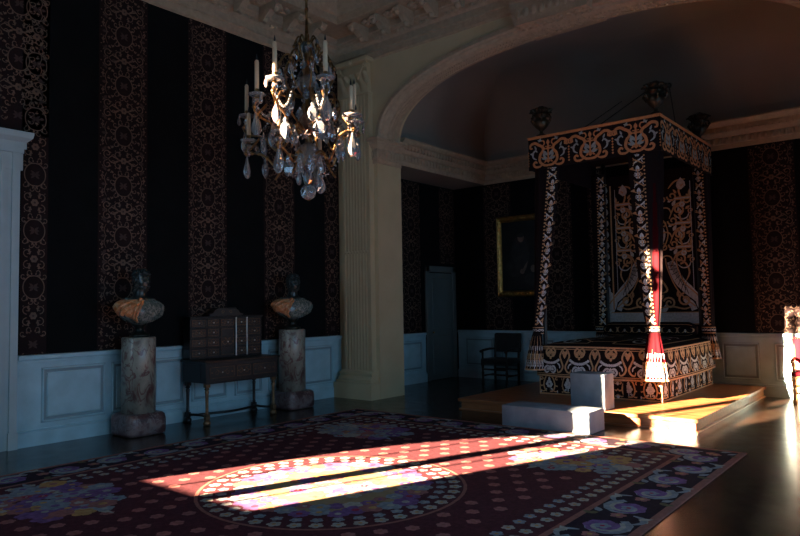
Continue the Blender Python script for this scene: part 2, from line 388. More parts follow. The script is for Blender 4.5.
def window(n, along, a0, a1, z0, z1, at, bars, leaves):
    """bars: positions of thin glazing bars, leaves: wide stiles"""
    g = G(); gp = G(); d = .03
    def bx(u0,u1,w0,w1,dd,gg=g): (gg.box(u0,u1,at-dd,at+dd,w0,w1) if along == 'x' else gg.box(at-dd,at+dd,u0,u1,w0,w1))
    st = .065
    bx(a0,a0+st,z0,z1,d); bx(a1-st,a1,z0,z1,d); bx(a0,a1,z0,z0+.08,d); bx(a0,a1,z1-.08,z1,d)
    for c, w in leaves: bx(c-w/2,c+w/2,z0+.08,z1-.08,d)
    for c, w in bars: bx(c-w/2,c+w/2,z0+.08,z1-.08,.015)
    bx(a0+st,a1-st,z0+.08,z1-.08,.004,gp)
    o = struct(g, f'window_{n}', [M['frame_w']]); p = gp.build('pane', [M['pane']], o); return o
window(1, 'x', SW[0], SW[1], SW[2], SW[3], WY-.2, [(-7.24,.028),(-6.39,.028)], [(-6.66,.20)])
for i, (a, b) in enumerate(RW): window(2+i, 'y', a, b, .35, 2.5 if a > 10 else 3.5, RX+.2, [((a*3+b)/4,.03),((a+3*b)/4,.03)], [((a+b)/2,.12)])

t = thing('window_curtain', 'unseen crimson curtain added beside the sunlit window to shape the sunbeam', 'curtain', (-7.72,WY+.12,0))  # unseen curtain, added and bulged to cut the edge of the sunbeam
g = G(); pf = [(.13,.02),(.15,.6),(.14,1.3),(.14,1.95),(.17,2.15),(.28,2.40),(.45,2.58),(.49,2.72),(.485,2.95),(.365,3.06),(.365,3.40),(.36,3.62),(.36,4.6),(.36,5.05),(.28,5.2),(.28,5.75)]
for r_, z in pf: pass
N_ = 28; vs = []
for r_, z in pf:
    for k in range(N_):
        a = 2*PI*k/N_; q = 1+.07*cos(9*a); vs.append((-.12+r_*q*(1+cos(a))-.0, .09*q*sin(a)*min(1,.5+r_), z))
g.add(vs, [(i*N_+k,i*N_+(k+1)%N_,(i+1)*N_+(k+1)%N_,(i+1)*N_+k) for i in range(len(pf)-1) for k in range(N_)], 0, True); g.build('drape', [M['red_velvet']], t)
g = G(); g.tube([(-.25,0,5.76),(1.7,0,5.76)],.025,10); g.build('sun_block_rod', [M['gilt']], t)

# arch wall: piers, spandrel with a basket arch, reveal
HS, RISE, SPR, EXP = 3.45, 1.27, 4.52, 2.3
def archz(dx, hs=HS, rise=RISE): q = min(1, abs(dx)/hs); return SPR+rise*(max(0, 1-q**EXP))**(1/EXP)
JX0, JX1 = CX-HS, CX+HS                    # jambs  -7.65, -.75
def arch_pts(hs, rise, n=56):
    out = []
    for k in range(n+1):
        a = PI*k/n; c, s_ = -cos(a), sin(a)
        out.append((CX+hs*math.copysign(abs(c)**(2/EXP), c), SPR+rise*abs(s_)**(2/EXP)))
    return out
g = G()
g.box(LX, JX0, AY, AY2, 0, SPR); g.box(JX1, RX, AY, AY2, 0, SPR)
A = arch_pts(HS, RISE)
for y, flip in ((AY,0),(AY2,1)):
    for (xa, za), (xb, zb) in zip(A, A[1:]): g.quad((xa,y,za),(xb,y,zb),(xb,y,CZ),(xa,y,CZ))
    g.quad((LX,y,SPR),(JX0,y,SPR),(JX0,y,CZ),(LX,y,CZ)); g.quad((JX1,y,SPR),(RX,y,SPR),(RX,y,CZ),(JX1,y,CZ))
for (xa, za), (xb, zb) in zip(A, A[1:]): g.quad((xa,AY,za),(xb,AY,zb),(xb,AY2,zb),(xa,AY2,za))
struct(g, 'wall_arch', [M['plaster']])
# archivolt: a moulded ring under the arch, carved with leaves
g = G(); hs, rs = HS-.17, RISE-.02
prof = [(.17,-.04),(.10,-.05),(.075,-.03),(.07,0),(.03,.02),(.0,.08),(-.015,.16),(.0,.24),(.03,.30),(.07,.32),(.075,.38),(.05,.40),(.05,.46),(.17,.47)]
N = 96; vs = []; P = arch_pts(HS, RISE, N)
for (x, z), i in zip(P, range(N+1)):
    a, b = P[max(0,i-1)], P[min(N,i+1)]; tx, tz = b[0]-a[0], b[1]-a[1]; d = math.hypot(tx,tz); nx, nz = tz/d, -tx/d   # towards the opening
    for o, y in prof: vs.append((x+nx*(.17-o), AY+y, z+nz*(.17-o)))
k = len(prof); g.add(vs, [(i*k+j, i*k+j+1, (i+1)*k+j+1, (i+1)*k+j) for i in range(N) for j in range(k-1)], 0, False)
for i in range(0, 2*N):                                              # carved leaves on the roll
    f = i/(2*N)*N; j = min(N-1,int(f)); u = f-j; x = P[j][0]*(1-u)+P[j+1][0]*u; z = P[j][1]*(1-u)+P[j+1][1]*u
    tx, tz = P[j+1][0]-P[j][0], P[j+1][1]-P[j][1]; d = math.hypot(tx,tz); nx, nz = tz/d, -tx/d
    for yy, rr in ((.10,.026),(.17,.03),(.24,.026)):
        g.ball((x+nx*.168, AY+yy, z+nz*.168), rr, 0, 6)
struct(g, 'trim_1', [M['stucco']], 'carved archivolt ring around the arch')
# keystone
g = G(); w = .62
g.prism([(CX-w*.9,5.66),(CX+w*.9,5.66),(CX+w*1.05,6.02),(CX-w*1.05,6.02)], AY-.2, AY+.5, 0)
g.prism([(CX-w*.95,6.0),(CX+w*.95,6.0),(CX+w*1.1,6.2),(CX-w*1.1,6.2)], AY-.27, AY, 0)
for i in range(9):
    x = CX-w*.8+i*w*.2
    g.ball((x, AY-.2, 5.83), .05, 0, 8, 1, .5, 1.6)
    for j in range(5): g.ball((x, AY-.1+j*.11, 5.655), .045, 0, 8, 1, 1, .5)
struct(g, 'trim_2', [M['stucco']], 'carved keystone at the crown of the arch')
# impost block of the pier
g = G()
pr = [(0,0),(.02,.0),(.02,.06),(.035,.07),(.035,.26),(.06,.28),(.10,.33),(.10,.37),(.15,.40),(.15,.44),(.0,.45)]
for jx, sg in ((JX0,1),(JX1,-1)):
    o0 = Vector((jx-sg*.13, AY, 4.1))
    if sg > 0:
        g.mold((jx-.12,AY,4.1),(jx,AY,4.1),(0,-1,0),pr,0,-1); g.mold((jx,AY,4.1),(jx,AY2,4.1),(1,0,0),pr,-1,0)
    else:
        g.mold((jx,AY,4.1),(jx+.12,AY,4.1),(0,-1,0),pr,-1,0); g.mold((jx,AY2,4.1),(jx,AY,4.1),(-1,0,0),pr,0,-1)
    for k in range(8):                                                # carved frieze
        g.ball((jx+sg*.035, AY+.04+k*.08, 4.265), .045, 0, 8, .5, .7, 1.6)
    for k in range(3): g.ball((jx-sg*.10+sg*k*.065, AY-.035, 4.265), .04, 0, 8, .7, .5, 1.6)
struct(g, 'trim_3', [M['stucco']], 'carved impost moulding on the arch pier')
# fluted pilaster with base and capital
g = G(); PX0, PX1, PY = -8.40, -7.74, AY-.11
nfl = 8; n = nfl*8; xs = []
m_ = .045
prof2 = [(PX0, AY), (PX0, PY), (PX0+m_, PY)]
fw = (PX1-PX0-2*m_)/nfl
for k in range(nfl):
    x0 = PX0+m_+k*fw
    for j in range(7):
        a = PI*j/6; prof2.append((x0+fw*.5-fw*.36*cos(a), PY+.026*sin(a)))
prof2 += [(PX1-m_, PY), (PX1, PY), (PX1, AY)]
g.prism(prof2, .46, 5.36, 0, 'z')
# cabled lower third: small rods in the flutes are left out above z=2.6, beads mark their tops
for k in range(nfl): g.ball((PX0+m_+(k+.5)*fw, PY+.008, 2.55), .028, 0, 8)
g.box(-8.56,-7.66,AY-.23,AY,0,.27); g.box(-8.53,-7.69,AY-.205,AY,.27,.31,0,.012)
g.mold((-8.46,AY-.11,.31),(-7.70,AY-.11,.31),(0,-1,0),[(0,0),(.085,.0),(.10,.03),(.09,.06),(.05,.075),(.045,.10),(.07,.115),(.07,.14),(.02,.16),(0,.18)],0,0)
g.box(-8.46,-7.70,AY-.11,AY,.31,.48)
# capital: bell, acanthus leaves, volutes, abacus
g.box(PX0+.03,PX1-.03,PY+.01,AY,5.36,5.97)
g.box(PX0-.02,PX1+.02,PY-.03,AY,5.34,5.38,0,.012)
def acanthus(x, z, w, h, lean):
    pts = []
    for j in range(6):
        v = j/5
        for i in range(5):
            u = (i-2)/2; pts.append((x+u*w*.5*(1-.25*v*v)*(1-.12*(j % 2)), PY-.01-lean*v**2.2+.02*abs(u)-(.0 if v < 1 else -.02), z+h*(v if v < .9 else .87)))
    g.add(pts, [(j*5+i, j*5+i+1, (j+1)*5+i+1, (j+1)*5+i) for j in range(5) for i in range(4)], 0, True)
for k in range(4): acanthus(PX0+.1+k*.153, 5.38, .15, .2, .08)
for k in range(5): acanthus(PX0+.03+k*.15, 5.52, .14, .23, .11)
for x, sg in ((PX0+.02,-1),(PX1-.02,1)):
    pts = [(x+sg*(.0+.055*cos(a)*(1-a/12)) , PY-.07, 5.83+.055*sin(a)*(1-a/12)) for a in [q*.4 for q in range(22)]]
    g.tube(pts, .017, 6)
g.tube([(PX0+.2,PY-.05,5.62),(PX0+.1,PY-.06,5.78),(PX0+.0,PY-.07,5.88)], .016, 6); g.tube([(PX1-.2,PY-.05,5.62),(PX1-.1,PY-.06,5.78),(PX1,PY-.07,5.88)], .016, 6)
g.box(PX0-.06,PX1+.06,PY-.11,AY,5.91,5.99,0,.015); g.ball(((PX0+PX1)/2,PY-.11,5.93),.05,0,8)
struct(g, 'trim_4', [M['plaster']], 'tall fluted pilaster with leafy capital on the arch pier')
# main cornice with modillions: left wall and arch wall (and the two unseen sides)
CP = [(0,-.02),(.05,0),(.05,.10),(.09,.11),(.09,.22),(.14,.25),(.16,.30),(.22,.33),(.22,.345),(.24,.36),(.24,.46),(.70,.46),(.70,.60),(.74,.62),(.78,.70),(.82,.82),(.82,.90),(0,.90)]
g = G(); c0 = 5.97
g.mold((LX,WY,c0),(LX,AY,c0),(1,0,0),CP,1,1); g.mold((LX,AY,c0),(RX,AY,c0),(0,-1,0),CP,1,1)
g.mold((RX,AY,c0),(RX,WY,c0),(-1,0,0),CP,1,1); g.mold((RX,WY,c0),(LX,WY,c0),(0,1,0),CP,1,1)
struct(g, 'trim_5', [M['stucco']], 'deep moulded cornice below the ceiling')
g = G()
def modillion(px, py, nx, ny):
    tx, ty = -ny, nx
    pts = []
    for s_ in (-.06,.06):
        for o, z in ((.24,.22),(.33,.20),(.42,.28),(.52,.35),(.62,.33),(.66,.40),(.62,.455),(.24,.455)):
            pts.append((px+nx*o+tx*s_, py+ny*o+ty*s_, c0+z))
    n = 8; g.add(pts, [(i,(i+1)%n,n+(i+1)%n,n+i) for i in range(n)]+[tuple(range(n)),tuple(range(2*n-1,n-1,-1))])
    for o, z in ((.60,.345),(.36,.235)): g.ball((px+nx*o, py+ny*o, c0+z), .055, 0, 8)
def rosette(px, py, nx, ny):
    tx, ty = -ny, nx
    for k in range(6):
        a = PI*k/3; g.ball((px+nx*(.45+.08*cos(a))+tx*.08*sin(a), py+ny*(.45+.08*cos(a))+ty*.08*sin(a), c0+.435), .05, 0, 8, 1, 1, .7)
    g.ball((px+nx*.45, py+ny*.45, c0+.42), .04, 0, 8)
    for k in range(3): g.ball((px+nx*.155+tx*(k-1)*.11, py+ny*.155+ty*(k-1)*.11, c0+.275), .032, 0, 6)
y = AY-.95
while y > 2: modillion(LX, y, 1, 0); rosette(LX, y-.25, 1, 0); y -= .5
x = LX+.95
while x < -3: modillion(x, AY, 0, -1); rosette(x+.25, AY, 0, -1); x += .5
struct(g, 'trim_6', [M['stucco']], 'carved brackets and rosettes under the cornice')

# alcove: recess beam, cornice, coved vault
g = G()
g.box(LX, SX, AY2+.002, BY, 4.2, 6.3)                                    # wall over the side recess
nv = 10; R_ = 1.25
def cove(u, v):                                                      # left cove
    a = v*PI/2; return (SX+R_*(1-cos(a)), AY2+(BY-AY2)*u, 4.85+R_*sin(a))
g.grid(cove, 2, nv)
g.grid(lambda u, v: (SX+(RX-SX)*u, BY-R_*(1-cos(v*PI/2)), 4.85+R_*sin(v*PI/2)), 2, nv)
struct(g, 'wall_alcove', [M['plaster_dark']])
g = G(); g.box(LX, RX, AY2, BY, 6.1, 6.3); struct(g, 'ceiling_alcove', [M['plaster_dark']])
AC = [(0,0),(.03,.0),(.03,.08),(.05,.09),(.05,.20),(.09,.22),(.12,.27),(.12,.29),(.15,.30),(.15,.36),(.20,.38),(.24,.43),(.24,.46),(0,.47)]
g = G(); g.mold((SX,AY2,4.2),(SX,BY,4.2),(1,0,0),AC,0,1); g.mold((SX,BY,4.2),(RX,BY,4.2),(0,-1,0),AC,1,0)
y = AY2+.1
while y < BY-.3: g.box(SX+.12,SX+.17,y,y+.055,4.47,4.555); g.ball((SX+.055,y+.03,4.345),.04,0,6,.6,.8,1.4); y += .1
x = SX+.3
while x < RX: g.box(x,x+.055,BY-.17,BY-.12,4.47,4.555); g.ball((x+.03,BY-.055,4.345),.04,0,6,.8,.6,1.4); x += .1
struct(g, 'trim_7', [M['stucco']], 'dentilled cornice around the bed alcove')

# ------------------------------------------------------------------ wainscot
def wainscot(fn, u0, u1, top, panels, name, lab, base=.17):
    """fn(u,z,out) -> point; boards with framed panels, cap rail and base"""
    g = G()
    def slab(a, b, z0, z1, d, m=0, bv=0):
        P = [fn(a,z0,0),fn(b,z0,0),fn(b,z1,0),fn(a,z1,0),fn(a+bv,z0+bv,d),fn(b-bv,z0+bv,d),fn(b-bv,z1-bv,d),fn(a+bv,z1-bv,d)]
        g.add(P, [(0,1,2,3),(4,5,6,7),(0,1,5,4),(1,2,6,5),(2,3,7,6),(3,0,4,7)], m)
    slab(u0,u1,0,top-.02,.02)
    slab(u0,u1,top-.06,top,.055,0,.008); slab(u0,u1,top-.10,top-.06,.035,0,.006)
    slab(u0,u1,0,base,.05); slab(u0,u1,base,base+.035,.038,0,.01)
    for a, b in panels:
        z0, z1 = base+.09, top-.16
        slab(a,b,z0,z1,.0215,1)                                       # groove around the field, its shade painted in as darker colour
        for (p, q, r, s_) in ((a,b,z0,z0+.035),(a,b,z1-.035,z1),(a,a+.035,z0,z1),(b-.035,b,z0,z1)): slab(p,q,r,s_,.042,0,.01)
        slab(a+.045,b-.045,z0+.045,z1-.045,.034,0,.028)
    return struct(g, name, [M['dado'], M['dado_shade']], lab)
wainscot(lambda u,z,o: (LX+o,u,z), 3.28, AY-.001, 1.085, [(3.56,4.36),(4.44,4.86),(5.02,5.52),(5.64,6.26),(6.40,6.94),(7.06,7.62),(7.78,8.52)], 'trim_8', 'pale blue panelled wainscot of the left wall')
wainscot(lambda u,z,o: (LX+o,u,z), AY2+.001, 11.28, 1.03, [(9.6,10.3),(10.45,11.15)], 'trim_9', 'panelled wainscot beside the alcove door')
wainscot(lambda u,z,o: (u,BY-o,z), LX+.06, RX-.02, 1.04, [(-8.36,-7.62),(-7.46,-6.98),(-6.8,-6.2),(-6.0,-5.5),(-3.08,-2.50),(-2.28,-1.66),(-1.5,-.9),(-.7,.0)], 'trim_10', 'panelled wainscot of the alcove back wall')

# doors
g = G()
for o, z in ((0,0),):
    g.box(LX,LX+.06,3.00,3.27,0,3.5,0); g.box(LX,LX+.08,3.06,3.10,0,3.45); g.box(LX,LX+.085,3.18,3.265,0,3.5); g.box(LX,LX+.095,3.17,3.275,0,.2)
    g.box(LX,LX+.07,1.35,1.64,0,3.5); g.box(LX,LX+.07,1.35,3.30,3.3,3.52); g.box(LX,LX+.10,1.35,3.30,3.50,3.56)
    g.mold((LX,1.36,3.56),(LX,3.27,3.56),(1,0,0),[(0,0),(.07,0),(.07,.08),(.09,.10),(.12,.13),(.13,.17),(.13,.20),(0,.21)],-1,-1)
struct(g, 'door_1', [M['door']], 'painted doorcase at the left edge of the room')
d1 = bpy.data.objects['door_1']
g = G(); g.box(LX-.10,LX-.03,1.56,3.11,0.01,3.30)
for z0, z1 in ((.2,1.0),(1.15,3.1)):
    for a, b in ((1.68,2.25),(2.4,2.97)): g.box(LX-.05,LX-.012,a,b,z0,z1,0,.014)
g.build('door_leaf', [M['dado']], d1)
g = G(); g.ball((LX+.03,2.33,1.08),.028,0,10); g.box(LX-.04,LX+.01,2.30,2.36,.98,1.18); g.build('door_handle', [M['gilt']], d1)
g = G(); DY0, DY1 = 11.30, 12.40
g.box(LX,LX+.05,DY0,DY0+.12,0,2.44,0,.01); g.box(LX,LX+.05,DY1-.12,DY1,0,2.44,0,.01); g.box(LX,LX+.05,DY0,DY1,2.31,2.44,0,.01)
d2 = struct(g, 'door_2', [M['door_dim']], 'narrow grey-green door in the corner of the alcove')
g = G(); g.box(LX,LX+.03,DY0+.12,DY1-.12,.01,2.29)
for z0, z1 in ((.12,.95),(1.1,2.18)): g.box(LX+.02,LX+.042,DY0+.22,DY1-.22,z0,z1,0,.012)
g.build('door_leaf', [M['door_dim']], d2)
g = G(); g.ball((LX+.07,DY0+.2,1.02),.022,0,8); g.build('door_handle', [M['gilt']], d2)

# ------------------------------------------------------------------ rug
RXA, RXB, RYA, RYB = -7.25, -1.71, .57, 7.72; RCX, RCY = (RXA+RXB)/2, (RYA+RYB)/2
g = G(); b0 = .07
g.box(RXA,RXB,RYA,RYB,.001,.012,8,.004)
fl = lambda a, b, h: (a, b, .012+h)
def rect(g, x0, x1, y0, y1, h, m): g.quad((x0,y0,.012+h),(x1,y0,.012+h),(x1,y1,.012+h),(x0,y1,.012+h),m)
rect(g,RXA+b0,RXB-b0,RYA+b0,RYB-b0,.0006,7)
IB = .50                                                             # border width
rect(g,RXA+IB,RXB-IB,RYA+IB,RYB-IB,.0010,8); rect(g,RXA+IB+.05,RXB-IB-.05,RYA+IB+.05,RYB-IB-.05,.0014,0)
o = Orn(); rnd = random.Random(3)
def border_motif():                                                  # large acanthus C-scroll around a violet rose, along +u
    t = Orn()
    t.spiral(0,0,.165,PI*.15,.95,.05,3,1); t.spiral(0,.0,.13,PI*.2,.8,.03,2,1,1)
    t.flower(0,0,.11,4,9,7); t.flower(0,0,.05,3,9,5,2)
    t.stroke([(.10,.12),(.17,.17),(.25,.15),(.28,.08)],.035,3); t.leaf(.22,.13,.9,.09,.045,2,1); t.leaf(.25,-.12,-.6,.1,.05,3); t.leaf(.2,-.15,-1.4,.07,.04,10)
    t.flower(.24,.0,.05,1,5,5); t.leaf(-.18,.12,2.3,.09,.05,10); t.leaf(-.17,-.14,-2.4,.09,.05,2); t.disc(.25,.17,.02,2); return t
BM = border_motif()
def put(o, mo, x, y, ang, s=1, fl_=1):
    ca, sa = cos(ang), sin(ang)
    for v, f, m, l in mo.p: o.raw([(x+s*(ca*a-sa*b*fl_), y+s*(sa*a+ca*b*fl_)) for a, b in v], f, m, l)
bc = (b0+IB)/2
ny = 13; st = (RYB-RYA-2*bc)/ny
for k in range(ny):
    y = RYA+bc+st*(k+.5)
    put(o,BM,RXB-bc,y,PI/2,1.22,-1 if k % 2 else 1); put(o,BM,RXA+bc,y,PI/2,1.22,1 if k % 2 else -1)
nx = 10; st = (RXB-RXA-2*bc)/nx
for k in range(nx):
    x = RXA+bc+st*(k+.5); put(o,BM,x,RYB-bc,0,1.22,-1 if k % 2 else 1); put(o,BM,x,RYA+bc,0,1.22,1 if k % 2 else -1)
# double chain of small cream flowers inside the border
for d_, col in ((IB+.16,2),(IB+.30,3)):
    n = int((RYB-RYA-2*d_)/.155)
    for k in range(n+1):
        y = RYA+d_+(RYB-RYA-2*d_)*k/n
        for x in (RXA+d_, RXB-d_): o.flower(x,y,.05,col if k % 3 else 2,5,5,0,rnd.random())
    n = int((RXB-RXA-2*d_)/.155)
    for k in range(1,n):
        x = RXA+d_+(RXB-RXA-2*d_)*k/n
        for y in (RYA+d_, RYB-d_): o.flower(x,y,.05,col if k % 3 else 2,5,5,0,rnd.random())
BQ = [(RCX-1.42,RCY+2.25),(RCX+1.42,RCY+2.25),(RCX-1.45,RCY-1.55),(RCX+1.42,RCY-2.25)]
# rosettes scattered in staggered rows over the field
d_ = IB+.46; j = 0; y = RYA+d_
while y < RYB-d_+.01:
    x = RXA+d_+(.135 if j % 2 else 0)
    while x < RXB-d_+.01:
        if math.hypot(x+4.32,y-4.28) > 1.24 and all(((x-a)/.72)**2+((y-b)/.55)**2 > 1 for a, b in BQ):
            o.flower(x,y,.055,1,8,6,0,.3)
        x += .27
    y += .19; j += 1
MX, MY = -4.32, 4.28
# central medallion: beige ground, violet and blue garland, wreath of cream flowers
o.disc(MX,MY,1.17,0,0,48); o.disc(MX,MY,.80,6,1,48); o.ring(MX,MY,1.17,.03,8,1,48)
for k in range(42):
    a = 2*PI*k/42; o.flower(MX+1.08*cos(a),MY+1.08*sin(a),.056,2,5,5,2,a)
for k in range(38):
    a = 2*PI*(k+.5)/38; o.flower(MX+0.96*cos(a),MY+0.96*sin(a),.05,3,2,5,2,a)
for k in range(34):
    a = 2*PI*k/34; r = .76+.07*rnd.random(); o.flower(MX+r*cos(a),MY+r*sin(a),.085+.03*rnd.random(),(4,4,1,3,4,3)[k % 6],(2,9,5)[k % 3],6,3,a)
def bouquet(o, x, y, R, n, l, flat=.75):
    for k in range(n):
        a = rnd.random()*2*PI; r = R*math.sqrt(rnd.random())*.95; px, py = x+r*cos(a), y+r*sin(a)*flat
        if k % 3 == 0: o.leaf(px,py,a,.16+.1*rnd.random(),.06,rnd.choice((3,10,2)),l)
    for k in range(n):
        a = 2.4*k; r = R*math.sqrt((k+.5)/n); px, py = x+r*cos(a), y+r*sin(a)*flat
        c = rnd.choice((2,3,3,4,4,1,5,1,3)); o.flower(px,py,.07+.06*rnd.random(),c,rnd.choice((2,5,1,4)),6,l+1+(k % 3),a)
        if k % 4 == 0: o.flower(px,py,.04,rnd.choice((9,4,2)),2,5,l+5,a)
for k in range(30):
    a = 2*PI*k/30+.1; r = .60+.06*rnd.random(); o.flower(MX+r*cos(a),MY+r*sin(a),.06+.03*rnd.random(),(3,4,2,4,1)[k % 5],(2,5,4)[k % 3],6,3,a); o.leaf(MX+r*cos(a),MY+r*sin(a),a+1.2,.13,.05,10,2)
bouquet(o,MX,MY,.42,30,4)
for a, b in BQ: bouquet(o,a,b,.62,44,1)
o.stamp(g, fl, .0018, .0004)
rug = g.build('rug', RUG); tag(rug, 'large burgundy floral carpet with round beige centre medallion and scroll border', 'rug')

# ------------------------------------------------------------------ dais and stone blocks
PZ = .17
t = thing('bed_dais', 'low polished oak dais under the state bed', 'platform', (CX,10.4,0))
g = G(); px0, px1, py0, py1 = -5.90-CX, -2.43-CX, 8.56-10.4, BY-.06-10.4
g.box(px0+.03,px1-.03,py0+.03,py1,0,PZ-.045); g.box(px0,px1-.0,py0+.0,py1,0,.02); g.build('riser', [M['oak']], t)
g = G(); y = py0; k = 0
while y < py1-.01: g.box(px0-.012,px1+.012,y-.012 if k == 0 else y,min(py1,y+.199),PZ-.045,PZ,0,.004); y += .2; k += 1
g.build('deck_board', [M['oak']], t)
g = G(); g.box(-4.66,-3.44,7.75,8.20,0,.27,0,.012,2); lo = g.build('stone_block', [M['stone']])
tag(lo, 'long low grey stone block lying on the floor in front of the dais', 'stone block')
g = G(); g.box(-4.07,-3.585,8.58,8.90,PZ,PZ+.475,0,.01,2); hi = g.build('stone_block', [M['stone']])
tag(hi, 'upright square grey stone block standing at the dais edge against the bed', 'stone block')

# ------------------------------------------------------------------ pedestals and busts
def pedestal(x, y, lab, seed):
    t = thing('marble_pedestal', lab, 'pedestal', (x,y,0), 0, 'marble pedestals along the left wall')
    g = G(); g.lathe([(.235,0),(.262,.015),(.27,.05),(.27,.20),(.26,.25),(.235,.275),(.22,.28)], n=48, sq=7); g.build('plinth', [M['breccia_red']], t)
    g = G(); g.lathe([(.212,.28),(.212,1.235),(.206,1.245),(.2,1.25)], n=48); s_ = g.build('shaft', [M['breccia']], t); return t
pedestal(-8.235,4.63,'mottled marble column pedestal between the doorcase and the writing cabinet',1)
pedestal(-8.235,7.27,'mottled marble column pedestal between the writing cabinet and the fluted pilaster',2)

def bust(x, y, lab, turn, long_hair):
    t = thing('portrait_bust', lab, 'bust', (x,y,1.25), turn, 'coloured marble busts')
    g = G(); g.lathe([(.115,0),(.125,.012),(.125,.03),(.105,.04),(.065,.06),(.05,.09),(.055,.12),(.085,.15),(.10,.17)], n=24); g.build('socle', [M['bronze']], t)
    # z, x centre, half depth, half width, squareness of the plan
    K = [(.165,.00,.07,.085,2),(.185,.01,.105,.135,2.2),(.22,.02,.135,.215,2.4),(.27,.03,.15,.283,2.6),(.32,.033,.155,.312,2.8),(.37,.033,.155,.332,2.8),(.41,.028,.15,.33,2.7),(.445,.02,.138,.305,2.5),(.475,.012,.12,.255,2.3),(.50,.006,.10,.185,2.1),(.522,.005,.086,.12,2),(.55,.012,.076,.082,2),(.59,.020,.070,.070,2),(.62,.027,.074,.071,2),
         (.645,.040,.090,.071,2.1),(.67,.045,.102,.077,2.1),(.70,.045,.107,.082,2.1),(.73,.042,.110,.085,2.1),(.76,.038,.112,.087,2.1),(.79,.033,.112,.088,2),(.82,.028,.107,.085,2),(.845,.022,.095,.077,2),(.865,.018,.072,.06,2),(.88,.015,.035,.03,2)]
    R_ = spline(K, 4); n = 72; N = len(R_); ga = lambda q, c, w: math.exp(-((q-c)/w)**2)
    def ring_at(z):
        for p, q in zip(R_, R_[1:]):
            if p[0] <= z <= q[0]: u = (z-p[0])/(q[0]-p[0]); return tuple(p[i]+(q[i]-p[i])*u for i in range(5))
        return R_[-1]
    def pt(a, z, f=1.0, R=None):
        _, cx, rx, ry, e = R or ring_at(z); c, d = cos(a), sin(a); q = (abs(c)**e+abs(d)**e)**(-1/e)
        return cx+rx*f*q*c, ry*f*q*d
    vs = []
    for r_ in R_:
        z = r_[0]
        for k in range(n):
            a = 2*PI*k/n; f = cos(a)
            fold = 0
            if z < .49: fold = .045*(sin(9*a-26*z+1.2*sin(14*z))*.6+sin(17*a+34*z)*.4)*min(1,(z-.16)*9)*min(1,(.50-z)*16)
            X, Y = pt(a, z, 1+fold, r_)
            if z > .6 and f > 0:
                d = abs(Y)
                X += .034*ga(Y,0,.014)*ga(z,.712,.018)+.020*ga(Y,0,.012)*ga(z,.742,.022)
                X += .012*ga(d,.033,.022)*ga(z,.778,.011)
                X -= .018*ga(d,.032,.015)*ga(z,.752,.012); X += .008*ga(d,.032,.009)*ga(z,.750,.006)
                X += .010*ga(d,.046,.018)*ga(z,.705,.02)
                X += .012*ga(Y,0,.024)*ga(z,.680,.006)+.012*ga(Y,0,.02)*ga(z,.667,.006)-.008*ga(Y,0,.03)*ga(z,.674,.004)
                X += .018*ga(Y,0,.024)*ga(z,.643,.013)
            if .70 < z < .775 and abs(cos(a)+.05) < .16: Y += .016*math.copysign(1,Y)
            vs.append((X,Y,z))
    fs = [(i*n+k, i*n+(k+1)%n, (i+1)*n+(k+1)%n, (i+1)*n+k) for i in range(N-1) for k in range(n)]
    g = G(); g.add(vs, fs+[tuple(range(n-1,-1,-1)), tuple((N-1)*n+k for k in range(n))], 0, True)
    for q, f in enumerate(g.f): g.m[q] = 1 if sum(g.v[i][2] for i in f)/len(f) > .497 else 0
    g.build('body', [M['bust_green'], M['bust_dark']], t)
    g = G(); r = random.Random(5 if long_hair else 9)               # curls of hair
    for k in range(330):
        if k < 230: a = r.uniform(PI*.40,PI*1.60); z = r.uniform(.60 if long_hair else .66,.86)
        else: a = r.uniform(0,2*PI); z = r.uniform(.812,.882)
        X, Y = pt(a, min(.879,z), 1.0 if z > .64 else 1.12)
        g.ball((X,Y,z), r.uniform(.014,.024), 0, 7, r.uniform(.8,1.4), r.uniform(.8,1.4), r.uniform(.7,1.2))
    g.build('hair', [M['bust_dark']], t)
    g = G()
    for k in range(90 if long_hair else 46):
        a = r.uniform(-1.0,1.0); z = r.uniform(.612,.66)-.006 if long_hair else r.uniform(.618,.648)
        if abs(a) > .55 and z < .63: z += .03
        X, Y = pt(a, z, .97); g.ball((X+(.012 if long_hair else .004),Y,z), r.uniform(.009,.015), 0, 6)
    g.build('beard', [M['bust_dark']], t)
    g = G()                                                       # orange mantle over one shoulder
    def shell(u, v, lift=0):
        z = .195+.295*v; a = -PI*.95+u*PI*.80+.55*(v-.4); z2 = max(.17,min(.495,z-.05*sin(PI*u)*(1-v)))
        ph = u*9-v*3.2+.5*sin(v*5); fo = 1.10+.075*(abs(sin(ph*1.6))**.6-.5)+.02*sin(ph*4.1)
        edge = min(1,.35+u*9,.35+(1-u)*9); fo = 1.03+(fo-1.03)*edge+lift
        X, Y = pt(a, z2, fo); return (X,Y,z)
    g.grid(shell, 90, 30)
    g.tube([shell(.985,v/14,.03) for v in range(15)], [.016+.005*sin(q*1.7) for q in range(15)], 8); g.tube([shell(.93,v/14,.03) for v in range(2,15)], .013, 8)
    g.ball(shell(.93,.97,.03), .03, 0, 12)
    g.build('mantle', [M['bust_orange']], t)
    g = G()                                                       # roll of cloth round the neckline
    g.tube([(pt(a,.492)[0],pt(a,.492)[1],.492+.012*cos(a)*-1) for a in [2*PI*q/40 for q in range(40)]], [.016+.004*sin(q*1.3) for q in range(40)], 8, 0, True)
    g.build('collar', [M['bust_green']], t); return t
bust(-8.22,4.63,'bearded dark marble bust in an orange mantle on the pedestal beside the doorcase',.15,True)
bust(-8.22,7.27,'dark marble bust with orange shoulder on the pedestal beside the fluted pilaster',-.2,False)

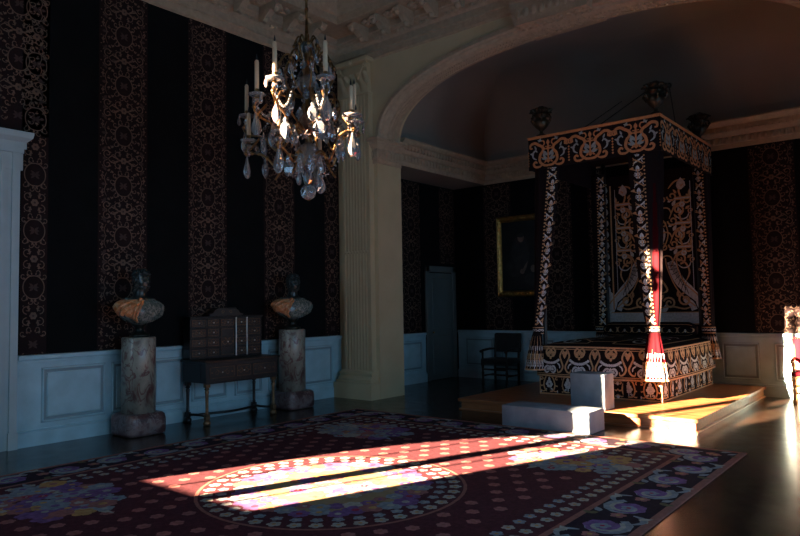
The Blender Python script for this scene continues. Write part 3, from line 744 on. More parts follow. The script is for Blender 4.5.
# ------------------------------------------------------------------ writing cabinet
CB = (-8.22, 6.085)
t = thing('writing_cabinet', 'dark inlaid writing cabinet with stacked small drawers on turned gilt legs', 'cabinet', (CB[0],CB[1],0))
hx, hy = .28, .635                        # local x towards the room, y along the wall
def leg(sx, sy):
    g = G(); c = (sx*(hx-.05), sy*(hy-.05), 0)
    g.lathe([(.035,0),(.05,.01),(.055,.035),(.04,.06),(.028,.075)], c, 16)
    g.box(c[0]-.033,c[0]+.033,c[1]-.033,c[1]+.033,.075,.145,0,.006)
    g.lathe([(.02,.145),(.03,.16),(.022,.175),(.022,.30),(.024,.42),(.03,.46),(.02,.475),(.033,.49),(.036,.50),(.02,.515)], c, 16)
    g.box(c[0]-.036,c[0]+.036,c[1]-.036,c[1]+.036,.515,.575,0,.006); return g
for sx, sy in ((1,-1),(1,1),(-1,-1),(-1,1)):
    o = leg(sx,sy).build('leg', [M['inlay'] if sx > 0 else M['ebony']], t)
g = G()
for sy in (-1,1): g.tube([((hx-.05)*q, sy*(hy-.05-.07*(1-q*q)), .11) for q in (-1,-.5,0,.5,1)], .018, 8)
g.tube([(-.02+.05*cos(q), q*(hy-.12)/PI*2*.5, .11) for q in [PI*(-1+k/8) for k in range(17)]], .018, 8)
g.build('stretcher', [M['ebony']], t)
g = G(); g.box(-hx,hx,-hy,hy,.575,.855,0,.006); g.box(-hx+.03,hx-.12,-hy,-hy-.006,.6,.83,1)
g.box(hx,hx+.012,-hy,hy,.565,.59,0,.004); g.build('desk_case', [M['ebony'], M['tortoise']], t)
g = G(); g.box(-hx-.02,hx+.03,-hy-.03,hy+.03,.855,.885,0,.008); g.box(-hx,hx+.031,-hy-.01,hy+.01,.866,.870,1)
g.build('desk_top', [M['ebony'], M['inlay']], t)
def drawer(x, y0, y1, z0, z1, par, name='drawer', mi='tortoise', knob=True):
    g = G(); g.box(x-.02,x+.008,y0,y1,z0,z1,0,.004); 
    f = .010
    for a,b,c,d in ((y0+f,y1-f,z0+f,z0+f+.005),(y0+f,y1-f,z1-f-.005,z1-f),(y0+f,y0+f+.005,z0+f,z1-f),(y1-f-.005,y1-f,z0+f,z1-f)): g.box(x+.006,x+.0105,a,b,c,d,1)
    w, h = (y1-y0)/2, (z1-z0)/2; cy, cz = (y0+y1)/2, (z0+z1)/2
    o = Orn(); q = min(w,h)*.5
    for s_ in (-1,1):
        o.spiral(s_*w*.45,0,q,PI*.5,1.2,.006,1,s_); o.leaf(s_*w*.7,0,0 if s_ > 0 else PI,w*.18,q*.5,1)
        o.stroke([(0,-q*.4),(s_*w*.2,q*.3),(s_*w*.45,q)],.006,1)
    o.stamp(g, lambda u,v,hh: (x+.0085+hh, cy+u, cz+v), .0005, .001)
    d = g.build(name, [M[mi], M['inlay']], par)
    if knob:
        k = G(); k.ball((x+.018,cy,cz),.011,0,8); k.lathe([(.004,0),(.004,.01)],(x+.008,cy,cz-.005),8); k.build('knob', [M['silver_m']], d)
    return d
for a, b in ((-.585,-.16),(-.13,.13),(.16,.585)): drawer(hx, a, b, .63, .80, t)
ux = -.28+.175                              # front plane of the drawer nest
g = G(); g.box(-hx,ux-.012,-hy,hy,.885,1.47,0,.006)
for z in (.90,1.04,1.185,1.33,1.465): g.box(-hx,ux+.012,-hy,hy,z-.012,z+.010,0,.003)
for y in (-hy+.012,-.36,-.135,.135,.36,hy-.012): g.box(-hx,ux+.006,y-.010,y+.010,.885,1.47,0)
g.box(-hx-.01,ux+.03,-hy-.015,hy+.015,1.47,1.495,0,.006); g.build('drawer_nest', [M['ebony']], t)
for z0, z1 in ((.915,1.025),(1.055,1.17),(1.20,1.315),(1.345,1.45)):
    for a, b in ((-.61,-.375),(-.345,-.15),(.15,.345),(.375,.61)): drawer(ux, a, b, z0, z1, t)
dr = drawer(ux, -.12, .12, .915, 1.315, t, 'door', 'ebony', True); drawer(ux, -.12, .12, 1.345, 1.45, t)
for y in (.148,.348): 
    g = G()
    for z0 in (.9,1.1875): g.lathe([(.012,z0),(.014,z0+.015),(.009,z0+.025),(.009,z0+.255),(.014,z0+.275),(.012,z0+.2885)],(ux+.016,y,0),12)
    g.build('column', [M['silver_m']], t)
g = G(); pr = [(-.30,1.495),(-.30,1.52),(-.24,1.535),(-.21,1.58),(-.16,1.60),(.16,1.60),(.21,1.58),(.24,1.535),(.30,1.52),(.30,1.495)]
g.prism(pr,-.25,ux-.01,0,'x'); g.box(-.25,ux,-.17,.17,1.60,1.615,0,.004)
o = Orn(); o.spiral(-.07,1.55,.03,0,1.2,.006,1,1); o.spiral(.07,1.55,.03,PI,1.2,.006,1,-1); o.stamp(g, lambda u,v,h: (ux-.008+h,u,v), .0005)
g.build('pediment', [M['ebony'], M['inlay']], t)

# ------------------------------------------------------------------ painting
t = thing('painting', 'dark oil painting in a gilt frame hanging on the alcove back wall', 'painting', (-6.90,BY-.012,2.60))
pw, ph = .58, .85
g = G(); fp = [(0,0),(0,.03),(.03,.055),(.045,.05),(.07,.075),(.09,.07),(.115,.04),(.125,.02),(.125,0)]
def frame_run(a, b, inn):
    A, B, I = Vector(a), Vector(b), Vector(inn); T = (B-A).normalized(); vs = []
    for d, h in fp: vs.append(A+T*d+I*d+Vector((0,-h-.001,0)))
    for d, h in fp: vs.append(B-T*d+I*d+Vector((0,-h-.001,0)))
    k = len(fp); g.add(vs, [(i,i+1,k+i+1,k+i) for i in range(k-1)], 0)
frame_run((-pw,0,-ph),(pw,0,-ph),(0,0,1)); frame_run((pw,0,-ph),(pw,0,ph),(-1,0,0)); frame_run((pw,0,ph),(-pw,0,ph),(0,0,-1)); frame_run((-pw,0,ph),(-pw,0,-ph),(1,0,0))
for k in range(15):
    for z in (-ph+.06,ph-.06): g.ball((-pw+.06+k*(2*pw-.12)/14,-.07,z),.02,0,6)
for k in range(1,21):
    for x in (-pw+.06,pw-.06): g.ball((x,-.07,-ph+.06+k*(2*ph-.12)/21),.02,0,6)
g.build('frame', [M['gilt']], t)
g = G(); cw, ch = pw-.12, ph-.12
g.box(-cw,cw,-.02,-.003,-ch,ch); o = Orn()
o.disc(-.02,.02,.22,2,0,14,.42); o.disc(.0,.38,.075,1,1,12,.10); o.disc(-.16,-.25,.22,2,1,12,.2); o.disc(.02,-.33,.055,1,2,10); o.leaf(.02,-.38,1.1,.30,.06,1,2); o.disc(.27,-.28,.06,1,2,10,.08); o.disc(.25,-.5,.2,2,1,12,.14)
o.disc(.0,.43,.085,2,2,12,.05)
o.stamp(g, lambda u,v,h: (u,-.02-h,v), .0006, .0006); g.build('canvas', [M['canvas'], M['skin'], M['robe']], t)

# ------------------------------------------------------------------ chairs
def armchair(name, lab, loc, rz, cloth, wood, low):
    t = thing(name, lab, 'chair', loc, rz)      # local: faces -y
    w, d, sh = .31, .27, .44
    for sx in (-1,1):
        g = G(); c = (sx*(w-.03),-d+.03,0)
        g.lathe([(.025,0),(.032,.02),(.03,.05),(.02,.07),(.024,.16),(.03,.2),(.02,.23),(.027,.33),(.03,.36),(.024,.39)],c,12); g.box(c[0]-.028,c[0]+.028,c[1]-.028,c[1]+.028,.36,.45,0,.004)
        g.lathe([(.02,.45),(.026,.48),(.018,.52),(.024,.60),(.02,.64)],c,12); g.build('front_leg', [wood], t)
        g = G(); g.tube([(sx*(w-.03),d-.03,0),(sx*(w-.03),d-.03,.44),(sx*(w-.03),d+.0,.72),(sx*(w-.03),d+.05,.98)],[.026,.026,.024,.022],8); g.build('rear_leg', [wood], t)
        g = G(); g.tube([(sx*(w-.03),d-.0,.66),(sx*(w-.025),.05,.675),(sx*(w-.02),-d+.06,.655),(sx*(w-.02),-d-.02,.635)],[.022,.024,.028,.024],8); g.ball((sx*(w-.02),-d-.02,.635),.03,0,8); g.build('armrest', [wood], t)
    g = G()
    for z, y0, y1 in ((.14,-d+.03,d-.03),):
        for sx in (-1,1): g.tube([(sx*(w-.03),y0,z),(sx*(w-.03),y1,z)],.018,8)
    g.tube([(-w+.03,-.0,.14),(w-.03,0,.14)],.018,8); g.tube([(-w+.03,d-.03,.25),(w-.03,d-.03,.25)],.018,8); g.tube([(-w+.03,-d+.03,.27),(w-.03,-d+.03,.27)],.02,8)
    g.build('stretcher', [wood], t)
    g = G(); g.box(-w,w,-d,d,sh-.06,sh-.01,1,.01); g.box(-w-.005,w+.005,-d-.005,d-.01,sh-.03,sh+.05,0,.03,3)
    if low:
        for k in range(44): g.box(-w+.01+k*.0141,-w+.018+k*.0141,-d-.008,-d-.003,sh-.09,sh-.02,0)
    g.build('seat', [cloth, wood], t)
    g = G(); zt = .99; zb = .60
    vs = lambda z: d+.0+(z-.6)*.12
    g.prism([(-w+.01,zb),(w-.01,zb),(w-.005,zt-.03),(w-.03,zt),(-w+.03,zt),(-w+.005,zt-.03)], d-.02, d+.045, 0, 'y')
    for q in range(len(g.v)): x, y, z = g.v[q]; g.v[q] = (x, y+(z-zb)*.10, z)
    g.build('backrest', [cloth], t)
    if not low or True:
        g = G(); 
        for k in range(20): 
            x = -w+.03+k*(2*w-.06)/19; g.ball((x,d-.022+(zt-.02-zb)*.10,zt-.02),.007,0,6)
        g.build('nail_trim', [M['gilt'] if not low else M['bronze']], t)
    return t
armchair('armchair', 'dark leather low-backed armchair against the wainscot under the painting', (-7.21,12.0,0), 0, M['leather'], M['dark_wood'], True)
armchair('armchair', 'crimson upholstered gilt armchair in sunlight at the right edge of the alcove', (-1.66,12.02,0), .12, M['chair_velvet'], M['gold_wood'], False)

# ------------------------------------------------------------------ state bed
BC = -4.13; BO = Vector((BC, 10.9, PZ))
bed = thing('state_bed', 'royal four-poster state bed hung with black velvet and gold and silver embroidery', 'bed', BO)
def bp(g, name, mats, par=None):
    """part of the bed built in room coordinates"""
    o = g.build(name, mats, par or bed, None if par else -BO)
    return o
EM = [M['bed_velvet'], M['orange_thr'], M['blue_thr'], M['gold_thr'], M['silver_thr'], M['red_velvet']]
GO, SI = 3, 4
# --- ornament for the valance: lyre scrolls, one repeat .68 x .5
def valance_motif(W=.68, a=1, b=2):
    h = Orn()
    h.stroke([(0,-.205),(.075,-.195),(.145,-.125),(.135,-.02),(.085,.045),(.095,.105),(.155,.145),(.225,.185),(.295,.165),(.30,.11),(.265,.105)],.044,a,0,.8,.5)
    h.stroke([(.075,-.165),(.15,-.21),(.225,-.205),(.25,-.155),(.215,-.125),(.19,-.15)],.036,a,0,.4,.6)
    h.stroke([(.12,-.06),(.06,-.09),(.045,-.135),(.075,-.15)],.026,a)
    h.stroke([(0,-.115),(.04,-.085),(.075,-.03),(.06,.02)],.034,b); h.leaf(.01,-.05,.9,.13,.05,b); h.leaf(.02,-.10,.15,.10,.045,b)
    h.stroke([(.20,-.09),(.255,-.05),(.26,.02),(.215,.06),(.185,.03)],.028,b); h.leaf(.24,.0,.3,.08,.035,b); h.leaf(.20,.07,1.2,.08,.03,b); h.leaf(.16,.19,2.2,.08,.035,b)
    h.stroke([(.09,.115),(.06,.16),(.08,.205),(.125,.20)],.022,a); h.leaf(.1,.21,.2,.08,.03,b)
    h.line((0,.07),(.075,.07),.022,a); h.line((0,.105),(.05,.105),.014,a); h.ring(.075,.075,.018,.012,a)
    t = h.sym()
    t.line((0,-.10),(0,.17),.026,a); t.leaf(0,.13,PI/2,.09,.055,a); t.leaf(0,-.17,PI/2,.10,.06,a,1); t.disc(0,.07,.028,a,1)
    for x in (-W/2, W/2):
        s_ = -1 if x > 0 else 1
        for k in range(6): t.raw([(x,.06-k*.043),(x+s_*.017,.04-k*.043),(x,.02-k*.043)],[(0,1,2)],a)
        t.ring(x+s_*.03,.125,.036,.018,a,1)
    return t
VM = valance_motif()
TZ0, TZ1 = 3.73, 4.25; TY0, TY1 = 9.62, 12.25; TX0, TX1 = -5.16, -3.07
def valance(fn, u0, u1, name):
    g = G(); n = 60; th = .02; vs = []
    zb = lambda u: TZ0+.012*abs(sin(PI*(u-u0)/(u1-u0)*9))
    for i in range(n+1):
        u = u0+(u1-u0)*i/n
        for z in (zb(u), TZ1): vs.append(fn(u,z,0)); vs.append(fn(u,z,-th))
    fs = []
    for i in range(n):
        a, b = 4*i, 4*i+4; fs += [(a,b,b+2,a+2),(a+1,a+3,b+3,b+1),(a,a+1,b+1,b),(a+2,b+2,b+3,a+3)]
    fs += [(0,2,3,1),(4*n,4*n+1,4*n+3,4*n+2)]; g.add(vs, fs, 0)
    o = Orn(); k = max(1, round((u1-u0)/.69)); W = (u1-u0)/k
    for j in range(k): o.add(VM, u0+W*(j+.5), (TZ0+TZ1)/2-.01, W/.68, .98)
    o.line((u0,TZ1-.012),(u1,TZ1-.012),.026,1,0,20)
    o.stamp(g, fn, .002, .002, lambda a, b: u0-.001 <= a <= u1+.001)
    return bp(g, name, EM)
valance(lambda u,z,h: (u,TY0-h,z), TX0, TX1, 'valance')
valance(lambda u,z,h: (TX1+h,u,z), TY0, TY1, 'valance')
valance(lambda u,z,h: (TX0-h,u,z), TY0, TY1, 'valance')
g = G(); g.box(TX0+.022,TX1-.022,TY0+.022,TY1,TZ1-.06,TZ1-.004,0); g.box(TX0-.012,TX1+.012,TY0-.012,TY1,TZ1-.003,TZ1+.02,1,.005); bp(g, 'tester', [M['bed_velvet'], M['orange_thr']])
for x, y in ((TX0+.14,TY0+.12),(TX1-.20,TY0+.11),(TX0+.2,TY1-.1),(TX1-.25,TY1-.1)):
    g = G(); g.lathe([(.045,PZ),(.05,PZ+.3),(.035,PZ+.4),(.032,3.0),(.04,TZ1-.062)],(x,y,0),14); bp(g, 'bedpost', [M['dark_wood']])
# --- urn finials with plume tops
def finial(x, y):
    g = G(); c = (x,y,TZ1+.021)
    g.lathe([(.085,0),(.09,.015),(.06,.03),(.03,.055),(.028,.085),(.055,.11),(.10,.15),(.125,.20),(.13,.235),(.105,.26),(.085,.285),(.09,.31),(.12,.33),(.125,.345),(.09,.35)],c,20)
    f = bp(g, 'finial_urn', [M['vase']])
    g = G()
    for k in range(6):
        a = k*PI/3; g.tube([(x+.125*cos(a),y+.125*sin(a),c[2]+.20),(x+.17*cos(a),y+.17*sin(a),c[2]+.27),(x+.15*cos(a),y+.15*sin(a),c[2]+.33),(x+.115*cos(a),y+.115*sin(a),c[2]+.335)],.014,6)
        g.ball((x+.165*cos(a),y+.165*sin(a),c[2]+.275),.026,0,8); g.build('handle', [M['vase']], f); g = G()
    g = G(); r = random.Random(int(x*10+y))
    for k in range(22):
        a = k*2.4; q = .11*math.sqrt((k+.5)/22); g.ball((x+q*1.2*cos(a),y+q*1.2*sin(a),c[2]+.40+.07*(1-q/.11)),.036,0,8,1,1,1)
    for k in range(8):
        a = k*PI/4+.2; g.tube([(x+.09*cos(a),y+.09*sin(a),c[2]+.35),(x+.15*cos(a),y+.15*sin(a),c[2]+.42),(x+.19*cos(a),y+.19*sin(a),c[2]+.40)],[.02,.03,.014],6)
    g.build('plume', [M['vase']], f)
for x, y in ((TX0+.21,TY0+.06),(TX1-.07,TY0+.06),(TX0+.12,TY1-.3),(TX1-.07,TY1-.42)): finial(x,y)
# --- wires that steady the canopy
def wire(a, b, knob):
    g = G(); g.tube([a,b],.007,6)
    if knob: g.ball(b,.045,0,10)
    bp(g, 'stay_rod', [M['rope']])
wire((-4.68,10.1,TZ1+.02),(-4.62,BY-.02,5.43),True); wire((-4.45,10.15,TZ1+.02),(-3.95,BY-.02,5.62),True); wire((-3.33,11.3,TZ1+.02),(-3.45,11.35,5.18),True)

# --- gathered curtains with an embroidered edge, tie and flared tail
def curtain(top, tie, tail, cys, ztie, ztop, zbot, band_side, nf, lit=True, pw=.9, bandw=(.145,.10)):
    """top/tie/tail = (x centre, half width, half depth)"""
    cy = cys[1]
    def cyz(z): return cys[1]+(cys[0]-cys[1])*((z-ztie)/(ztop-ztie)) if z >= ztie else cys[1]+(cys[2]-cys[1])*(((ztie-z)/(ztie-zbot))**.7)
    def prof(z):
        if z >= ztie:
            u = (z-ztie)/(ztop-ztie); u2 = u**pw
            return tuple(tie[i]+(top[i]-tie[i])*u2 for i in range(3))
        u = (ztie-z)/(ztie-zbot); u2 = u**.75
        return tuple(tie[i]+(tail[i]-tie[i])*u2 for i in range(3))
    def S(th, z, h=0.0):
        cx, a, b = prof(z); f = 1+.09*cos(nf*th)*min(1,abs(z-ztie)*2.5+.15)
        x, y = cx+(a*f+h)*cos(th), cyz(z)+(b*f+h)*sin(th); return (x,y,z)
    n = 96
    def tube(z0, z1, m, name, rows):
        g = G(); g.grid(lambda u,v: S(2*PI*u, z0+(z1-z0)*v), n, rows, 0, True, True)
        g.add([S(2*PI*k/n,z0) for k in range(n)],[tuple(range(n-1,-1,-1))]); g.add([S(2*PI*k/n,z1) for k in range(n)],[tuple(range(n))]); return g
    # angular run of the band: starts at the inner edge and turns to the front
    a0 = PI*1.13 if band_side < 0 else PI*.02; sg = 1 if band_side < 0 else -1
    def B(u, z, h):                           # u in metres from the inner edge
        cx, a, b = prof(z); return S(a0+sg*math.acos(max(-1,min(1,1-u/a))), z, .004+h)
    g = tube(ztie, ztop, 0, 'drape', 40)
    if lit:                                   # crimson lining turned outwards along the outer fold
        for q, fc in enumerate(g.f):
            if len(fc) == 4:
                k = q % n; z = sum(g.v[i][2] for i in fc)/4
                if abs(k-81.5) < 5.5*(1-((z-ztie)/2.3)**1.5)-.2 and z < ztie+2.2: g.m[q] = 5
    o = Orn()
    bw = lambda z: bandw[1]+(bandw[0]-bandw[1])*max(0,min(1,(z-ztie)/(ztop-ztie)))
    zs = [ztie+.06+(ztop-ztie-.06)*k/60 for k in range(61)]
    o.stroke([(.008,z) for z in zs], .012, GO, 1, 1, 1, 1); o.stroke([(bw(z),z) for z in zs], .012, GO, 1, 1, 1, 1)
    P = .33; z = ztie+.08
    while z < ztop-.08:
        w = bw(z); c = w/2; i1, i2 = SI, GO
        o.stroke([(.01,z),(c*.5,z+.03),(c*1.5,z+.09),(w*.98,z+.12)],.020,i1); o.stroke([(w*.98,z),(c*1.5,z+.03),(c*.5,z+.09),(.01,z+.12)],.016,i2)
        o.stroke([(.012,z+.03),(c*.35,z+.06),(.012,z+.095)],.012,i2); o.stroke([(w-.006,z+.03),(w-c*.35,z+.06),(w-.006,z+.095)],.012,i1)
        for sx in (-1,1):
            o.spiral(c+sx*w*.24,z+.19,w*.20,PI/2,1.2,.014,i2 if sx > 0 else i1,sx); o.leaf(c+sx*w*.12,z+.235,PI/2+sx*.6,.06,.026,i1)
            o.stroke([(c,z+.25),(c+sx*w*.4,z+.27),(c+sx*w*.45,z+.31)],.014,i2); o.leaf(c+sx*w*.12,z+.13,-PI/2-sx*2.2,.05,.022,i1)
        o.ring(c,z+.19,w*.11,.010,i1,1,10,.022); o.line((c,z+.13),(c,z+.30),.010,i2,0,5); o.leaf(c,z+.265,PI/2,.06,.03,i1,1)
        z += P
    # scalloped outer edge
    z = ztie+.1
    while z < ztop-.05: o.disc(bw(z)+.008,z,.013,GO,0,8); z += .055
    o.stamp(g, B, .001, .0015, lambda a, b: b < ztop-.002 and a > -.01)
    d = bp(g, 'curtain', EM)
    # tie
    g = G(); cx, a, b = tie; hz = .055
    g.lathe([(1.0,-hz),(1.06,-hz+.01),(1.06,hz-.01),(1.0,hz)],(cx,cy,ztie),40,0,True,a+.012,b+.012)
    def T(u, z, h): th = -PI/2+u/(a+.012); return (cx+(a+.015+h+.06*a)*cos(th), cy+(b+.015+h+.06*b)*sin(th), ztie+z)
    o = Orn()
    for s_ in (-1,1): o.line((-.16,s_*.046),(.16,s_*.046),.014,GO,0,24)
    for k in range(-3,4): o.spiral(k*.05,0,.024,0 if k % 2 else PI,1,.011,SI,1 if k % 2 else -1); o.disc(k*.05+.025,0,.009,SI)
    o.stamp(g, T, .001, .001); bp(g, 'tieback', [M['bed_velvet']]+EM[1:], None)
    # tail
    g = tube(zbot, ztie-.03, 0, 'tail', 24)
    def F(u, z, h): cx, a, b = prof(z); return S(-PI/2+u, z, .006+h)
    o = Orn(); H = ztie-zbot
    for k in range(-5,6):
        u = k*.27; zt = zbot+H*(.66-.07*abs(k-.5)-.06*(k % 2))
        o.stroke([(u,zbot+.02),(u+.05,zbot+H*.15),(u-.05,zbot+H*.3),(u,zt)],.045,SI if k % 2 else GO,0,1,.3)
        for s_ in (-1,1):
            o.spiral(u+s_*.10,zbot+.10,.055,PI/2,1.1,.022,SI,s_); o.spiral(u+s_*.09,zbot+.22,.045,-PI/2,1.0,.025,GO,s_,0); o.leaf(u,zbot+.3,PI/2+s_*.6,.10,.05,SI)
        o.disc(u,zbot+.17,.05,GO,1,8,.035)
    n_ = 70; o.stroke([(-PI*.98+2*PI*.98*k/n_,zbot+.012) for k in range(n_+1)],.024,GO,0,1,1,1)
    if not lit:
        for k in (-4,-2,0,2,4): o.stroke([(k*.3,zbot+.1),(k*.28,zbot+H*.5),(k*.2,ztie-.08)],.05,GO)
    o.stamp(g, F, .001, .0015); bp(g, 'curtain_tail', [M['red_velvet'] if lit else M['bed_velvet']]+EM[1:])
curtain((-3.335,.25,.075),(-3.26,.072,.055),(-3.225,.17,.09),(9.745,9.60,9.47),1.19,TZ0+.25,.50,-1,9,True,.55)
curtain((-4.885,.205,.08),(-5.075,.07,.055),(-5.09,.145,.09),(9.745,9.62,9.49),1.17,TZ0+.25,.56,1,9,False,.8)
curtain((-3.20,.13,.085),(-3.185,.09,.07),(-3.17,.15,.10),(12.08,12.08,12.08),1.10,TZ0+.25,.62,-1,7,False,.9,(.11,.09))
curtain((-5.04,.13,.085),(-5.06,.09,.07),(-5.08,.14,.10),(12.08,12.08,12.08),1.10,TZ0+.25,.62,1,7,False,.9,(.11,.09))

# --- counterpane with swagged embroidery
HW = .975; CY0 = 9.60; ZT = .935; ZB = .465
def front(u, v, h=0):
    uu = max(-1,min(1,u)); bow = .12*(1-uu*uu)*(.35+.65*v)+.03*v+.02*sin(uu*19)*v*.4
    return (BC+HW*u*(1+.012*v), CY0+.04-bow-h, ZT+.012*(1-uu*uu)-(ZT-ZB+.02*(1-uu*uu))*v)
def side(sg):
    def f(u, v, h=0):                     # u from foot (0) to head (1)
        bow = .06*sin(PI*min(1,max(0,u)))*(.35+.65*v)+.02*v
        return (BC+sg*(HW+bow+h), CY0+.04+(2.55)*u, ZT-(ZT-ZB)*v)
    return f
def pane_motif(W, H):                     # u in [-W/2,W/2], v in [0,H] downwards
    h = Orn()
    h.stroke([(0,.13*H),(.10*W,.10*H),(.16*W,.20*H),(.10*W,.33*H),(0,.36*H)],.03,GO); h.leaf(.03*W,.2*H,.6,.14*W,.05,GO); h.leaf(.02*W,.3*H,.1,.12*W,.04,GO)
    for k in range(6):
        a = k/5; h.disc(.035*W+.26*W*a, (.56-.10*a*a)*H, .021, SI, 1, 8)
    h.stroke([(.5*W,.08*H),(.40*W,.16*H),(.34*W,.34*H),(.40*W,.50*H),(.46*W,.66*H),(.40*W,.80*H),(.30*W,.84*H),(.27*W,.74*H)],.026,GO)
    h.leaf(.45*W,.3*H,-PI/2,.15*W,.05,GO); h.leaf(.5*W,.2*H,PI/2,.22*H,.06,GO)
    h.stroke([(.02*W,.68*H),(.12*W,.66*H),(.20*W,.76*H),(.13*W,.86*H),(.04*W,.82*H)],.03,SI); h.leaf(.03*W,.72*H,.5,.13*W,.05,SI)
    h.stroke([(.25*W,.55*H),(.34*W,.62*H),(.36*W,.72*H)],.02,SI)
    t = h.sym(); t.leaf(0,.1*H,PI/2,.2*H,.06,GO,1); t.disc(0,.40*H,.02,GO,1); t.leaf(0,.62*H,PI/2,.22*H,.045,SI,1); return t
g = G()
g.grid(lambda u,v: front(-1+2*u,v), 60, 14)
for sg in (1,-1):
    f = side(sg); g.grid(lambda u,v: f(u,v), 40, 12)
g.grid(lambda u,v: (BC+HW*(2*u-1), CY0+.04+2.55*v-.12*(1-(2*u-1)**2)*.35*(1-v)**3, ZT+.012*(1-(2*u-1)**2)+.07*(1-abs(2*u-1)**4)*min(1,v*6)*(1 if v < .95 else .9)), 24, 24)
o = Orn(); Hf = ZT-ZB; Wd = 2*HW
for k in range(4): o.add(pane_motif(Wd/4,Hf), -HW+Wd/4*(k+.5), 0)
for v_, w in ((.045,.024),(.115,.010),(.90,.010),(.965,.026)): o.line((-HW,v_*Hf),(HW,v_*Hf),w,GO,0,60)
o.stamp(g, lambda a,b,h: front(a/HW,b/Hf,h), .002, .002, lambda a,b: abs(a) <= HW+.001)
for sg in (1,-1):
    o = Orn(); f = side(sg); Ls = 2.55
    for k in range(5): o.add(pane_motif(Ls/5,Hf), Ls/5*(k+.5), 0)
    for v_, w in ((.045,.024),(.115,.010),(.90,.010),(.965,.026)): o.line((0,v_*Hf),(Ls,v_*Hf),w,GO,0,50)
    o.stamp(g, lambda a,b,h: f(a/Ls,b/Hf,h), .002, .002, lambda a,b: 0 <= a <= Ls)
topf = lambda a,b,h: (BC+a, CY0+.04+b-.12*(1-(a/HW)**2)*.35*max(0,1-b/2.55)**3, ZT+.012*(1-(a/HW)**2)+.07*(1-abs(a/HW)**4)*min(1,b/2.55*6)+h)
o = Orn()
for (p, q) in (((-.85,.16),(-.2,.16)),((.2,.16),(.85,.16)),((-.85,.16),(-.85,2.2)),((.85,.16),(.85,2.2)),((-.2,.16),(-.2,.30)),((.2,.16),(.2,.30)),((-.2,.30),(.2,.30))): o.line(p,q,.03,GO,0,16)
for s_ in (-1,1):
    for y in (.35,.75,1.15,1.55): o.spiral(s_*.55,y,.16,0,1.3,.035,SI if y != .75 else GO,s_); o.stroke([(s_*.15,y-.1),(s_*.3,y+.05),(s_*.45,y+.2)],.03,GO); o.leaf(s_*.3,y+.1,1.2,.14,.06,SI)
o.stamp(g, topf, .004, .003); bp(g, 'counterpane', EM)
# --- base valance (skirt)
def skirt_motif(W, H):
    h = Orn()
    h.stroke([(0,.10*H),(.2*W,.14*H),(.30*W,.42*H),(.2*W,.78*H),(0,.86*H)],.022,GO,0,1,1)
    h.stroke([(.30*W,.42*H),(.42*W,.36*H),(.5*W,.45*H)],.02,GO); h.spiral(.40*W,.72*H,.10*W,0,1.1,.018,GO,1); h.stroke([(.2*W,.14*H),(.36*W,.10*H),(.5*W,.2*H)],.018,GO)
    h.leaf(.44*W,.18*H,-PI/2+.3,.2*H,.04,SI); h.leaf(.48*W,.6*H,PI/2,.2*H,.03,SI); h.spiral(.13*W,.2*H,.06*W,PI,1,.014,SI,-1)
    t = h.sym(); t.flower(0,.46*H,.062,SI,None,6,1); t.leaf(0,.60*H,PI/2,.22*H,.05,SI,1); t.line((0,.15*H),(0,.85*H),.014,SI,0); t.leaf(0,.9*H,PI/2,.12*H,.05,GO); return t
KX0, KX1, KY0, KZ = BC-.96, BC+.925, 9.665, PZ+.004
def skirt(fn, u0, u1, n):
    g = G(); g.grid(lambda u,v: fn(u0+(u1-u0)*u, KZ+(.50-KZ)*v, 0), 20, 1)
    H = .50-KZ; W = (u1-u0)/n; o = Orn()
    for k in range(n):
        mt = skirt_motif(W,H)
        for v, f, m, l in mt.p: o.raw([(u0+W*(k+.5)+a, KZ+.015+b*.97) for a,b in v], f, m, l)
    o.line((u0,KZ+.012),(u1,KZ+.012),.02,GO,0,20); o.line((u0,KZ+H*.97),(u1,KZ+H*.97),.02,GO,0,20)
    for u in (u0,u1): o.line((u,KZ),(u,.5),.02,GO)
    o.stamp(g, fn, .002, .0015); bp(g, 'bed_skirt', EM)
skirt(lambda u,z,h: (u,KY0-h+.006*sin(u*30),z), KX0, KX1, 6)
skirt(lambda u,z,h: (KX1+h+.006*sin(u*30),u,z), KY0, 12.22, 8)
skirt(lambda u,z,h: (KX0-h-.006*sin(u*30),u,z), KY0, 12.22, 8)
g = G(); g.box(KX0+.03,KX1-.03,KY0+.05,12.2,PZ+.02,.9); bp(g, 'mattress_base', [M['bed_velvet']])
# --- bolster
g = G(); bx0, bx1 = BC-.82, BC+.80
pr = [(.02,0),(.10,.01),(.135,.05),(.14,.2)]; Lb = bx1-bx0
def bol(u, a, h=0): e = min(1,min(u,1-u)*9+.25)**.5; r = .14*e+h; return (bx0+Lb*u, 11.96+r*cos(a), 1.105+r*.95*sin(a))
g.grid(lambda u,v: bol(v,2*PI*u), 32, 40, 0, True, True); g.add([bol(0,2*PI*k/32) for k in range(32)],[tuple(range(32))]); g.add([bol(1,2*PI*k/32) for k in range(32)],[tuple(range(32))])
o = Orn()
for k in range(6):
    c = .1+.16*k
    for s_ in (-1,1): o.stroke([(c,0),(c+s_*.03,.35),(c+s_*.07,.3),(c+s_*.075,-.2),(c+s_*.05,-.35)],.022 if False else .014,GO)
    o.disc(c,.1,.012,SI,0,8,.2)
for a_ in (.75,-.75): o.line((.04,a_),(.96,a_),.06,GO,0,30)
o.stamp(g, lambda u,a,h: bol(u,PI+a,h), .003, .002); bp(g, 'bolster', EM)
